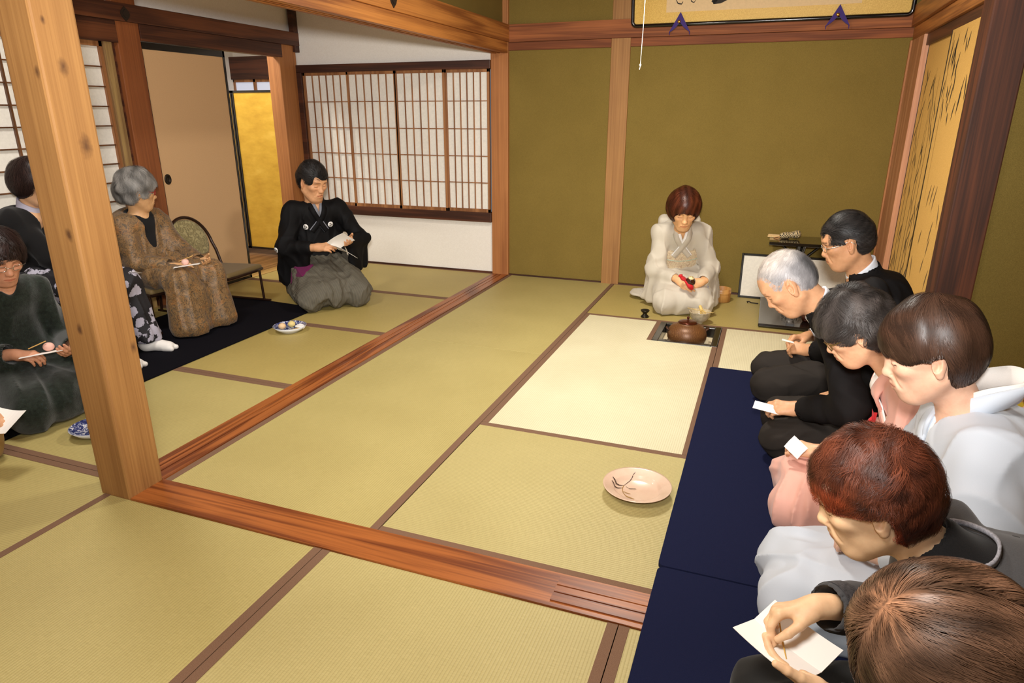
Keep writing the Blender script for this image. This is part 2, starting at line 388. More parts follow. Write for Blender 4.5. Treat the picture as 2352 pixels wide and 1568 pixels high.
# far wall: olive plaster in two fields plus the field above the lintel
struct('wall_back', (0.0, YB, -0.02), (2.95, YB + 0.08, 2.62), M_OLIVE, 'olive plaster wall behind the tea host', 0)
struct('trim_4', (0.0, YB - 0.012, 0.0), (0.83, YB + 0.01, 0.012), M_DKX, 'thin dark edge strip at the foot of the olive wall, left of the inset pillar', 0)
struct('trim_5', (0.976, YB - 0.012, 0.0), (2.82, YB + 0.01, 0.012), M_DKX, 'thin dark edge strip at the foot of the olive wall behind the host', 0)
struct('beam', (0.0, YB - 0.030, 1.8795), (2.832, YB + 0.01, 2.007), M_BEAMX, 'upper board of the lintel along the olive wall', 0.003)
for a, b in ((0.0, 0.83), (0.976, 2.832)):
    struct('beam', (a, YB - 0.016, 1.819), (b, YB + 0.01, 1.878), wood('lintel_low_x', (158, 90, 46), (108, 56, 26), 'X', 0.75), 'lower board of the lintel along the olive wall, %s the inset pillar' % ('left of' if a == 0 else 'right of'), 0.002)
# lintel between tea room and side room
struct('beam', (-w_ + 0.01, 0.0, 1.880), (0.014, YB - 0.030, 2.006), M_BEAMY, 'upper board of the lintel above the left threshold', 0.003)
kb = MB()
for x0, x1, z in ((-0.128, -0.098, 1.80), (-0.098, -0.076, 1.815), (-0.076, -0.066, 1.80), (-0.066, -0.044, 1.815), (-0.044, 0.0, 1.80)): kb.box((x0, 0.0, z), (x1, YB - 0.03, 1.879))
tag(kb.build('beam', M_BEAMY, center=True), 'grooved lower board of the lintel above the left threshold', kind='structure')
struct('wall_transom', (-0.105, 0.0, 2.007), (-0.043, YB, 2.62), M_OLIVE, 'olive plaster field above the lintel between the rooms', 0)
struct('wall_transom', (0.0, -0.105, 2.007), (2.83, -0.043, 2.62), M_OLIVE, 'olive plaster field above the near lintel', 0)
struct('beam', (0.0, -0.135, 1.80), (2.83, -0.013, 2.006), M_BEAMX, 'lintel above the front threshold, out of view', 0.003)
# right wall, painted sliding doors, alcove
struct('beam', (2.810, 2.03, 1.880), (2.90, YB - 0.03, 2.006), M_BEAMY, 'upper board of the lintel above the painted doors', 0.003)
struct('beam', (2.832, 2.03, 1.800), (2.90, YB - 0.016, 1.879), M_BEAMY, 'lower board of the lintel above the painted doors', 0.003)
struct('beam', (2.85, 2.03, 1.735), (2.90, YB - 0.43, 1.80), M_DKY, 'dark track above the painted doors', 0.0)
struct('wall_right', (2.87, 2.03, 2.006), (2.95, YB, 2.62), M_OLIVE, 'olive plaster above the painted doors', 0)
struct('wall_right', (2.96, 2.0, -0.05), (3.02, YB, 2.62), M_OLIVE, 'plaster behind the painted doors', 0)
struct('wall_alcove', (2.985, 1.93, -0.05), (3.9, 2.0, 2.62), wood('unused_alcove', (1, 1, 1), (0, 0, 0)) if False else M_OLIVE, 'olive side wall of the alcove at the right edge', 0)
struct('wall_alcove_back', (3.80, -2.2, -0.05), (3.88, 1.93, 2.62), M_OLIVE, 'back wall of the alcove, out of view', 0)
struct('floor_alcove', (2.83, -0.4, -0.05), (3.80, 1.93, 0.10), M_BOARD, 'tan wooden floor board of the alcove at the right edge', 0.004)
struct('trim_6', (2.985, 1.915, 0.10), (3.8, 1.93, 0.112), M_DKX, 'thin dark strip where the alcove wall meets its floor', 0)
struct('wall_right_near', (3.80, -4.2, -0.05), (3.88, -2.2, 2.62), M_OLIVE, 'wall beside the front room, out of view', 0)
struct('wall_front', (-2.2, -4.2, -0.05), (3.9, -4.1, 2.62), M_WHITE, 'wall behind the camera', 0)
struct('ceiling', (-4.6, -4.2, 2.62), (3.95, 5.4, 2.70), M_CEIL, 'boarded ceiling above the rooms, out of view', 0)

# side room: far wall with the shoji window
struct('wall_side_back', (LX0 - 0.02, YB, -0.05), (-w_ + 0.01, YB + 0.06, 0.462), M_WHITE, 'white plaster below the shoji window', 0)
struct('wall_side_back', (LX0 - 0.02, YB, 1.74), (-w_ + 0.01, YB + 0.06, 2.62), M_WHITE, 'white plaster above the shoji window', 0)
struct('trim_7', (LX0, YB - 0.010, 0.0), (-w_, YB + 0.01, 0.016), M_DKX, 'dark strip at the foot of the white wall', 0)
struct('trim_8', (LX0, YB - 0.045, 0.455), (-w_, YB + 0.05, 0.535), M_DKX, 'dark wooden sill of the shoji window', 0.003)
struct('trim_9', (LX0, YB - 0.045, 1.690), (-w_, YB + 0.05, 1.755), M_DKX, 'dark wooden head rail of the shoji window', 0.003)
struct('trim_10', (LX0 + 0.0, YB - 0.045, 0.53), (LX0 + 0.055, YB + 0.05, 1.70), M_DKX, 'dark jamb at the left of the shoji window', 0.003)
struct('wall_outside', (LX0 - 0.3, YB + 0.10, 0.3), (0.0, YB + 0.13, 1.9), plain('shutter_board', (150, 160, 172), 0.8), 'pale blue grey shutter behind the shoji window', 0)
xs = [-1.975, -1.508, -1.030, -0.569, -0.165]
for i in range(4):
    x0, x1 = xs[i], xs[i + 1] + (0.012 if i < 3 else 0)
    yy = YB - 0.012 - (0.022 if i in (1, 2) else 0.0)
    root = empty('window_%d' % (i + 1), ((x0 + x1) / 2, yy, 0.535), 0, 'shoji window sash %s' % ('leftmost, behind the man in black', 'second from the left, right of the man in black', 'third from the left, left of the last one', 'rightmost, next to the cedar pillar')[i], kind='structure')
    hw = (x1 - x0) / 2; zt = 1.155
    fr = MB(); st = 0.020
    fr.box((-hw, -0.011, 0), (-hw + st, 0.011, zt), 0.001); fr.box((hw - st, -0.011, 0), (hw, 0.011, zt), 0.001)
    fr.box((-hw, -0.011, 0), (hw, 0.011, 0.028), 0.001); fr.box((-hw, -0.011, zt - 0.024), (hw, 0.011, zt), 0.001)
    fr.build('sash_frame', M_BAR, root)
    br = MB(); nv = 6
    for k in range(1, nv): xx = -hw + st + (2 * hw - 2 * st) * k / nv; br.box((xx - 0.0035, -0.008, 0.028), (xx + 0.0035, 0.004, zt - 0.024))
    for k in range(1, 5): zz = 0.028 + (zt - 0.052) * k / 5; br.box((-hw + st, -0.007, zz - 0.0035), (hw - st, 0.005, zz + 0.0035))
    br.build('lattice', M_BAR, root)
    boxpart('paper', (-hw + 0.01, 0.005, 0.01), (hw - 0.01, 0.0065, zt - 0.01), M_SHOJI, root)
# side room: left wall
struct('wall_left', (LX0 - 0.10, -4.2, 2.02), (LX0 - 0.04, YB + 0.06, 2.62), M_WHITE, 'white plaster above the dark lintel of the side room', 0)
struct('beam', (LX0 - 0.06, -2.0, 1.912), (LX0 + 0.035, YB + 0.0, 2.02), M_DKY, 'dark upper lintel board on the left wall of the side room', 0.003)
struct('beam', (LX0 - 0.06, 2.085, 1.808), (LX0 + 0.012, YB - 0.22, 1.912), M_DKY, 'dark lower lintel board above the sliding door', 0.002)
struct('beam', (LX0 - 0.06, -2.0, 1.78), (LX0 + 0.012, 1.90, 1.912), M_DKY, 'dark lower lintel board above the paper screens', 0.002)
struct('trim_11', (LX0 - 0.06, 1.800, 0.0), (LX0 - 0.004, 1.862, 1.80), wood('pale_jamb', (176, 146, 92), (120, 88, 54), 'Z'), 'pale weathered jamb beside the paper screens', 0.003)
struct('trim_12', (LX0 - 0.08, 1.862, 0.0), (LX0 - 0.03, 1.90, 1.80), M_DKY, 'dark gap strip beside the weathered jamb', 0.0)
struct('trim_13', (LX0 - 0.10, -2.0, -0.05), (LX0, YB - 0.25, 0.004), wood('sill_pale', (196, 160, 96), (150, 112, 60), 'Y'), 'pale grooved sill along the left wall of the side room', 0.002)
# paper screens at the left edge
for i, (y0, y1) in enumerate(((0.86, 1.80), (-0.10, 0.86), (-1.06, -0.10))):
    root = empty('window_%d' % (5 + i), (LX0 - 0.035 - 0.0 * i, (y0 + y1) / 2, 0.004), 0, ('tall paper screen right of the pillar, behind the grey-haired woman', 'tall paper screen at the left edge of the picture', 'tall paper screen beyond the left edge')[i], kind='structure')
    hw = (y1 - y0) / 2; zt = 1.776; fr = MB()
    fr.box((-0.013, -hw, 0), (0.013, -hw + 0.022, zt)); fr.box((-0.013, hw - 0.022, 0), (0.013, hw, zt)); fr.box((-0.013, -hw, 0), (0.013, hw, 0.05)); fr.box((-0.013, -hw, zt - 0.03), (0.013, hw, zt))
    fr.build('sash_frame', M_BAR, root); br = MB()
    for k in range(1, 14): zz = 0.05 + (zt - 0.08) * k / 14; br.box((-0.006, -hw + 0.02, zz - 0.004), (0.008, hw - 0.02, zz + 0.004))
    for k in (1,): br.box((-0.008, -0.19 - 0.006, 0.05), (0.010, -0.19 + 0.006, zt - 0.03)); br.box((-0.008, 0.006 + 0.25, 0.05), (0.010, 0.25 + 0.018, zt - 0.03)) if i else None
    br.build('lattice', wood('lattice_dark', (120, 78, 46), (84, 52, 30), 'Z'), root)
    boxpart('paper', (-0.009, -hw + 0.01, 0.02), (-0.0065, hw - 0.01, zt - 0.01), M_SHOJI, root)
# sliding door
def fusuma_paper():
    t = NT('sand_paper'); n1 = t.noise(t.coord(), 300, 3, 0.6)
    r = t.ramp(n1, 0, [(0.3, lin((196, 156, 112))), (0.7, lin((212, 174, 130)))]); t.base(r, 0); t.set(Roughness=0.8, Specular_IOR_Level=0.2); return t.m
M_LACQ = plain('black_lacquer', (16, 13, 12), 0.22, 0, 0.5, coat=0.3)
root = empty('door_1', (LX0 - 0.022, 2.475, 0.004), 0, 'sand coloured sliding door with a round black pull', kind='structure')
hw = 0.39; zt = 1.80
boxpart('door_panel', (-0.012, -hw + 0.01, 0.02), (0.010, hw - 0.015, zt - 0.02), fusuma_paper(), root)
fr = MB(); fr.box((-0.014, -hw, 0), (0.014, -hw + 0.012, zt), 0.001); fr.box((-0.014, hw - 0.022, 0), (0.014, hw, zt), 0.001); fr.box((-0.014, -hw, zt - 0.045), (0.014, hw, zt), 0.001); fr.box((-0.014, -hw, 0), (0.014, hw, 0.022), 0.001)
fr.build('door_frame', M_LACQ, root)
pull = MB(); Mp = Matrix.Translation((0.010, -0.335, 0.885)) @ Matrix.Rotation(math.pi / 2, 4, 'Y')
pull.lathe([(0.0, 0.001), (0.016, 0.001), (0.019, 0.006), (0.027, 0.007), (0.030, 0.004), (0.030, 0.0)], 24, M=Mp, sx=1.25); pull.build('door_pull', plain('dark_bronze', (48, 40, 32), 0.4, 0.7), root)
# hall beyond the door opening
struct('wall_hall', (-3.9, 5.06, -0.05), (-1.9, 5.14, 2.62), M_WHITE, 'white plaster at the end of the hall', 0)
struct('wall_hall', (-4.0, -4.2, -0.05), (-3.9, 5.14, 2.62), M_WHITE, 'far wall of the hall, hidden', 0)
struct('wall_hall', (LX0 - 0.10, YB + 0.0, -0.05), (LX0 - 0.02, 5.06, 2.62), M_WHITE, 'wall between hall and outside, hidden', 0)
struct('beam', (-3.9, 4.98, 1.72), (-1.9, 5.06, 1.96), M_DKX, 'dark beam at the end of the hall', 0)
root = empty('window_8', (-3.0, 5.03, 1.0), 0, 'pale window above the gold screen in the hall', kind='structure')
wf = MB(); wf.box((-0.9, -0.02, 0.69), (0.9, 0.02, 0.72))
for k in range(7): wf.box((-0.9 + k * 0.3 - 0.015, -0.02, 0.0), (-0.9 + k * 0.3 + 0.015, 0.02, 0.72))
wf.build('window_frame', M_BAR, root)
tw = NT('daylight_glass'); tw.set(Base_Color=lin((200, 206, 220)), Roughness=0.4); tw.b.inputs['Emission Color'].default_value = lin((205, 212, 235)); tw.b.inputs['Emission Strength'].default_value = 0.35
boxpart('pane', (-0.9, 0.005, 0.0), (0.9, 0.012, 0.72), tw.m, root)
# painted sliding doors (ink bamboo on ochre paper)
def ochre_paper():
    t = NT('ochre_paper'); n1 = t.noise(t.coord(), 260, 3, 0.6)
    r = t.ramp(n1, 0, [(0.3, lin((206, 158, 82))), (0.7, lin((226, 182, 104)))]); t.base(r, 0); t.set(Roughness=0.75, Specular_IOR_Level=0.25); return t.m
M_OCHRE = ochre_paper(); M_INK = plain('ink', (46, 40, 34), 0.8); M_INK2 = plain('pale_ink', (120, 96, 60), 0.85)
def stroke(mb, x, pts, wid, m=0, n=14):
    """flat brush stroke on a plane x = const facing -X: pts (y,z), widths tapering"""
    P = np.array(pts, float); t = np.linspace(0, 1, len(P)); tt = np.linspace(0, 1, n)
    y = np.interp(tt, t, P[:, 0]); z = np.interp(tt, t, P[:, 1]); w = np.interp(tt, np.linspace(0, 1, len(wid)), wid)
    d = np.stack([np.gradient(y), np.gradient(z)], 1); d /= np.linalg.norm(d, axis=1)[:, None] + 1e-9; nn = np.stack([-d[:, 1], d[:, 0]], 1)
    v = []; f = []
    for i in range(n):
        for s in (-1, 1): v.append((x, y[i] + s * nn[i, 0] * w[i] / 2, z[i] + s * nn[i, 1] * w[i] / 2))
    for i in range(n - 1): f.append((2 * i, 2 * i + 1, 2 * i + 3, 2 * i + 2))
    mb.add(v, f, m)
for i, (y0, y1, xx) in enumerate(((2.59, 3.33, 2.875), (2.03, 2.62, 2.852))):
    root = empty('door_%d' % (2 + i), (xx, (y0 + y1) / 2, 0.01), 0, ('ochre sliding door with ink bamboo, beside the pinkish board', 'ochre sliding door with ink leaves, beside the dark alcove pillar')[i], kind='structure')
    hw = (y1 - y0) / 2; zt = 1.735
    boxpart('door_panel', (-0.006, -hw + 0.004, 0), (0.010, hw - 0.004, zt), M_OCHRE, root)
    fr = MB(); fr.box((-0.009, -hw, 0), (0.012, -hw + 0.008, zt)); fr.box((-0.009, hw - 0.008, 0), (0.012, hw, zt)); fr.build('door_frame', M_LACQ, root)
    ink = MB(); rr = random.Random(5 + i)
    if i == 0:
        for k in range(7):
            ya = -hw + 0.08 + k * 0.09 + rr.uniform(-.02, .02); lean = rr.uniform(-.06, .06)
            zs = [rr.uniform(0.0, .3), 1.0, rr.uniform(1.35, 1.68)]
            stroke(ink, -0.0072, [(ya, zs[0]), (ya + lean * .5, zs[1]), (ya + lean, zs[2])], [0.006 + .006 * (k % 2), .005, .002], k % 2)
            for q in range(7):
                z0 = rr.uniform(.2, 1.6); yb = ya + lean * (z0 / 1.6); s = rr.choice((-1, 1)); L = rr.uniform(.06, .16)
                stroke(ink, -0.0075, [(yb, z0), (yb + s * L * .35, z0 - L * .5), (yb + s * L * .5, z0 - L)], [.002, .012, .001], rr.choice((0, 0, 1)), 8)
    else:
        for k in range(34):
            yb = rr.uniform(-hw + .06, hw - .05); z0 = 1.72 - abs(rr.gauss(0, .22)) if k < 24 else rr.uniform(.5, 1.0); s = rr.choice((-1, 1)); L = rr.uniform(.05, .15)
            stroke(ink, -0.0075, [(yb, z0), (yb + s * L * .2, z0 - L * .5), (yb + s * L * .3, z0 - L)], [.003, .014, .001], 0 if k < 24 else 1, 8)
        stroke(ink, -0.0075, [(hw - .06, 1.72), (hw - .09, 1.2), (hw - .10, .9)], [.004, .003, .001], 0)
    ink.build('ink_painting', [M_INK, M_INK2], root)
# ------------------------------------------------------------------ implicit-surface modelling (bodies, clothes, hair)
def A3(p): return np.array(p, float)
def unit(v): v = A3(v); return v / (np.linalg.norm(v) + 1e-12)
def smin(a, b, k):
    if k <= 0: return np.minimum(a, b)
    h = np.maximum(k - np.abs(a - b), 0) / k
    return np.minimum(a, b) - h * h * k * 0.25
def smax(a, b, k): return -smin(-a, -b, k)
class Grid:
    def __init__(s, lo, hi, h):
        s.lo = A3(lo); s.h = h; s.n = np.maximum(((A3(hi) - s.lo) / h).astype(int) + 2, 3)
        s.d = np.full(tuple(s.n), 0.5, np.float32)
    def box(s, lo, hi):
        a = np.clip(((A3(lo) - s.lo) / s.h).astype(int), 0, s.n); b = np.clip(((A3(hi) - s.lo) / s.h).astype(int) + 2, 0, s.n)
        if np.any(b <= a): return None
        sl = tuple(slice(int(a[i]), int(b[i])) for i in range(3))
        ax = [(s.lo[i] + s.h * np.arange(a[i], b[i])).astype(np.float32) for i in range(3)]
        return sl, ax[0][:, None, None], ax[1][None, :, None], ax[2][None, None, :]
    def put(s, fn, lo, hi, k=0.02, mode='u', mar=0.03):
        B = s.box(A3(lo) - mar, A3(hi) + mar)
        if B is None: return
        sl, X, Y, Z = B; v = fn(X, Y, Z).astype(np.float32); d = s.d[sl]
        if mode == 'u': s.d[sl] = smin(d, v, k)
        elif mode == 's': s.d[sl] = smax(d, -v, k)
        else: s.d[sl] = smax(d, v, k)
    def cap(s, a, b, ra, rb=None, k=0.02, mode='u', ax=(1, 1, 1), R=None):
        """tapered capsule; ax stretches its section along the axes of R"""
        a, b = A3(a), A3(b); rb = ra if rb is None else rb; ax = A3(ax)
        Rm = np.eye(3) if R is None else np.asarray(R, float)
        inv = Rm.T / ax[:, None]                 # world -> stretched frame
        a2, b2 = inv @ a, inv @ b; ba = b2 - a2; L2 = float(ba @ ba) + 1e-12
        r = max(ra, rb) * max(ax)
        def fn(X, Y, Z):
            P = [inv[i, 0] * X + inv[i, 1] * Y + inv[i, 2] * Z - a2[i] for i in range(3)]
            t = np.clip((P[0] * ba[0] + P[1] * ba[1] + P[2] * ba[2]) / L2, 0, 1)
            return np.sqrt((P[0] - t * ba[0]) ** 2 + (P[1] - t * ba[1]) ** 2 + (P[2] - t * ba[2]) ** 2) - (ra + (rb - ra) * t)
        s.put(fn, np.minimum(a, b) - r, np.maximum(a, b) + r, k, mode); return s
    def chain(s, pts, rad, k=0.02, k2=None, **kw):
        for i in range(len(pts) - 1): s.cap(pts[i], pts[i + 1], rad[i], rad[i + 1], k if (i == 0 or k2 is None) else k2, **kw)
        return s
    def ell(s, c, r, k=0.02, mode='u', R=None):
        c, r = A3(c), A3(r); Rm = np.eye(3) if R is None else np.asarray(R, float); T = Rm.T; m = float(max(r))
        def fn(X, Y, Z):
            dx, dy, dz = X - c[0], Y - c[1], Z - c[2]
            p = [(T[i, 0] * dx + T[i, 1] * dy + T[i, 2] * dz) for i in range(3)]
            k0 = np.sqrt((p[0] / r[0]) ** 2 + (p[1] / r[1]) ** 2 + (p[2] / r[2]) ** 2)
            k1 = np.sqrt((p[0] / r[0] ** 2) ** 2 + (p[1] / r[1] ** 2) ** 2 + (p[2] / r[2] ** 2) ** 2) + 1e-9
            return np.where(k0 < 0.05, -float(min(r)), k0 * (k0 - 1) / k1)
        s.put(fn, c - m, c + m, k, mode); return s
    def rbox(s, c, half, rnd=0.01, k=0.02, mode='u', R=None):
        c, hf = A3(c), A3(half) - rnd; Rm = np.eye(3) if R is None else np.asarray(R, float); T = Rm.T; m = float(np.linalg.norm(A3(half)))
        def fn(X, Y, Z):
            dx, dy, dz = X - c[0], Y - c[1], Z - c[2]
            q = [np.abs(T[i, 0] * dx + T[i, 1] * dy + T[i, 2] * dz) - hf[i] for i in range(3)]
            o = np.sqrt(sum(np.maximum(v, 0) ** 2 for v in q)); return o + np.minimum(np.maximum(np.maximum(q[0], q[1]), q[2]), 0) - rnd
        s.put(fn, c - m, c + m, k, mode); return s
    def cutbelow(s, z): s.d[...] = np.maximum(s.d, (z - (s.lo[2] + s.h * np.arange(s.n[2]))).astype(np.float32)[None, None, :]); return s
    def half(s, c, n, k=0.004):
        """keep only the side of the plane through c that n points away from"""
        c, n = A3(c), unit(n); X = [(s.lo[i] + s.h * np.arange(s.n[i])).astype(np.float32) for i in range(3)]
        v = (X[0] - c[0])[:, None, None] * n[0] + (X[1] - c[1])[None, :, None] * n[1] + (X[2] - c[2])[None, None, :] * n[2]
        s.d = smax(s.d, v.astype(np.float32), k).astype(np.float32); return s
    def wrist_calm(s, p):
        return lambda P: np.clip((np.minimum(*[np.linalg.norm(P - p.Wr[q], axis=1) for q in (1, -1)]) - .07) / .10, .0, 1) * np.clip((np.linalg.norm(P - p.N, axis=1) - .08) / .10, 0, 1)
    def folds(s, amp, freq, stretch=(1, 1, 1), seed=0, ridge=0.5, terms=5, warp=1.2, zone=None):
        """cloth folds: soft swells plus sharp raised creases"""
        m = np.nonzero(np.abs(s.d) < 0.03); r = np.random.default_rng(seed)
        P0 = np.stack([s.lo[i] + s.h * m[i] for i in range(3)], 1).astype(np.float32); P = P0 * A3(stretch).astype(np.float32)
        acc = np.zeros(len(P), np.float32)
        for t in range(terms):
            q = unit(r.normal(size=3)) * freq * (0.7 + 0.7 * r.random()); q2 = unit(r.normal(size=3)) * freq * 0.45; q3 = unit(r.normal(size=3)) * freq * 0.3
            ph = P @ q.astype(np.float32) + r.random() * 6.3 + 1.3 * warp * np.sin(P @ q2.astype(np.float32) + r.random() * 6.3)
            gate = np.clip(.5 + .8 * np.sin(P0 @ q3.astype(np.float32) + r.random() * 6.3), 0, 1)
            acc += ((1 - ridge) * np.sin(ph) * .5 + ridge * (1.5 * (1 - np.abs(np.sin(ph * .5))) ** 2.2 - .35) * gate) / (1 + .15 * t)
        acc *= -amp * .85 / (float(acc.std()) + 1e-6); acc = np.clip(acc, -1.7 * amp, 1.5 * amp)
        if zone is not None: acc *= zone(P0).astype(np.float32)
        s.d[m] += acc; return s
    def sample(s, P):
        q = (np.asarray(P) - s.lo) / s.h; q = np.clip(q, 0, s.n - 1.001); i = q.astype(int); f = q - i; out = 0
        for a in (0, 1):
            for b in (0, 1):
                for c in (0, 1):
                    w = (f[:, 0] if a else 1 - f[:, 0]) * (f[:, 1] if b else 1 - f[:, 1]) * (f[:, 2] if c else 1 - f[:, 2])
                    out = out + w * s.d[i[:, 0] + a, i[:, 1] + b, i[:, 2] + c]
        return out
    def grad(s, P):
        e = s.h; g = np.stack([s.sample(P + np.eye(3)[i] * e) - s.sample(P - np.eye(3)[i] * e) for i in range(3)], 1)
        return g / (np.linalg.norm(g, axis=1)[:, None] + 1e-9)
    def snap(s, P, off=0.0, it=6):
        P = np.array(P, float)
        for _ in range(it): P = P - (s.sample(P) - off)[:, None] * s.grad(P)
        return P
    def net(s, smooth=1):
        """surface nets: (vertices, quads)"""
        d = s.d; n = s.n; neg = d < 0
        cnt = np.zeros(tuple(n - 1), np.int8)
        for a in (0, 1):
            for b in (0, 1):
                for c in (0, 1): cnt += neg[a:n[0] - 1 + a, b:n[1] - 1 + b, c:n[2] - 1 + c]
        act = (cnt > 0) & (cnt < 8); I = np.nonzero(act)
        idx = np.full(tuple(n - 1), -1, np.int32); idx[I] = np.arange(len(I[0]))
        I = np.stack(I, 1); acc = np.zeros((len(I), 3)); num = np.zeros(len(I))
        cor = {(a, b, c): d[I[:, 0] + a, I[:, 1] + b, I[:, 2] + c] for a in (0, 1) for b in (0, 1) for c in (0, 1)}
        for ax in range(3):
            o = [x for x in range(3) if x != ax]
            for u in (0, 1):
                for w in (0, 1):
                    k0 = [0, 0, 0]; k0[o[0]] = u; k0[o[1]] = w; k1 = list(k0); k1[ax] = 1
                    v0, v1 = cor[tuple(k0)], cor[tuple(k1)]; x = (v0 < 0) != (v1 < 0)
                    t = np.where(x, v0 / np.where(x, v0 - v1, 1), 0); p = np.tile(A3(k0), (len(I), 1)); p[:, ax] = t
                    acc[x] += p[x]; num[x] += 1
        V = s.lo + s.h * (I + acc / num[:, None])
        F = []
        for ax in range(3):
            o = [x for x in range(3) if x != ax]
            sl0 = [slice(1, n[i] - 1) for i in range(3)]; sl0[ax] = slice(0, n[ax] - 1); sl1 = list(sl0); sl1[ax] = slice(1, n[ax])
            a0, a1 = neg[tuple(sl0)], neg[tuple(sl1)]; x = np.nonzero(a0 != a1)
            if len(x[0]) == 0: continue
            flip = a0[x]; q = [x[i] + (0 if i == ax else 1) for i in range(3)]
            def at(du, dw):
                r = [q[0], q[1], q[2]]; r[o[0]] = r[o[0]] - du; r[o[1]] = r[o[1]] - dw; return idx[r[0], r[1], r[2]]
            f = np.stack([at(0, 0), at(1, 0), at(1, 1), at(0, 1)], 1)
            if ax == 1: flip = ~flip
            f[~flip] = f[~flip][:, ::-1]; F.append(f)
        F = np.concatenate(F) if F else np.zeros((0, 4), int); F = F[(F >= 0).all(1)]
        for _ in range(smooth): V = lap(V, F, 0.5)
        return V, F
def lap(V, F, w=0.5):
    acc = np.zeros_like(V); num = np.zeros(len(V))
    for a, b in ((0, 1), (1, 2), (2, 3), (3, 0)):
        for i, j in ((F[:, a], F[:, b]), (F[:, b], F[:, a])):
            for c in range(3): acc[:, c] += np.bincount(i, V[j, c], len(V))
            num += np.bincount(i, minlength=len(V))
    m = num > 0; out = V.copy(); out[m] = (1 - w) * V[m] + w * acc[m] / num[m][:, None]; return out
def colour_attr(o, cols, name='tint'):
    a = o.data.color_attributes.new(name, 'FLOAT_COLOR', 'POINT')
    c = np.ones((len(cols), 4), np.float32); c[:, :3] = cols; a.data.foreach_set('color', c.ravel())
def net_obj(name, g, m, parent, smooth=1, loc=(0, 0, 0)):
    V, F = g.net(smooth); return mesh(name, V, F, m, parent, smooth=True, loc=loc)

# ------------------------------------------------------------------ skin, hair and cloth materials
def skin_mat(name, rgb, rough=0.5):
    if name in MATS: return MATS[name]
    t = NT(name); at = t.n('ShaderNodeVertexColor'); at.layer_name = 'tint'
    n1 = t.noise(t.coord(), 55, 4, 0.6); c = np.array(lin(rgb))
    r = t.ramp(n1, 0, [(0.3, tuple(c[:3] * np.array([0.93, 0.88, 0.85])) + (1,)), (0.7, tuple(np.minimum(c[:3] * 1.04, 1)) + (1,))])
    mx = t.mix((r, 0), (at, 0), 1.0, 'MULTIPLY'); t.base(mx, 2)
    t.set(Roughness=rough, Specular_IOR_Level=0.4, Subsurface_Weight=0.12, Subsurface_Scale=0.006)
    t.b.inputs['Subsurface Radius'].default_value = (1.0, 0.4, 0.25)
    t.bump(t.noise(t.coord(), 900, 2, 0.5), 0, 0.08, 0.0004); MATS[name] = t.m; return t.m
def hair_mat(name, rgb, rough=0.5, like=None):
    if name in MATS: return MATS[name]
    if like is not None:
        m = like.copy(); m.name = name; b = m.node_tree.nodes['Principled BSDF']; b.inputs['Roughness'].default_value = rough; b.inputs['Specular IOR Level'].default_value = .15; MATS[name] = m; return m
    t = NT(name); at = t.n('ShaderNodeVertexColor'); at.layer_name = 'tint'
    mx = t.mix(lin(rgb), (at, 0), 1.0, 'MULTIPLY'); t.base(mx, 2); t.set(Roughness=rough, Specular_IOR_Level=0.35); MATS[name] = t.m; return t.m
def cloth(name, rgb, rough=0.8, weave=900, bump=0.15, var=0.06, sheen=0.1, spec=0.25):
    if name in MATS: return MATS[name]
    t = NT(name); mp = t.coord(); n1 = t.noise(mp, weave, 2, 0.6); c = np.array(lin(rgb))
    r = t.ramp(n1, 0, [(0.3, tuple(c[:3] * (1 - var)) + (1,)), (0.7, tuple(np.minimum(c[:3] * (1 + var), 1)) + (1,))]); t.base(r, 0)
    t.set(Roughness=rough, Specular_IOR_Level=spec, Sheen_Weight=sheen); t.bump(n1, 0, bump, 0.0006); MATS[name] = t.m; return t.m

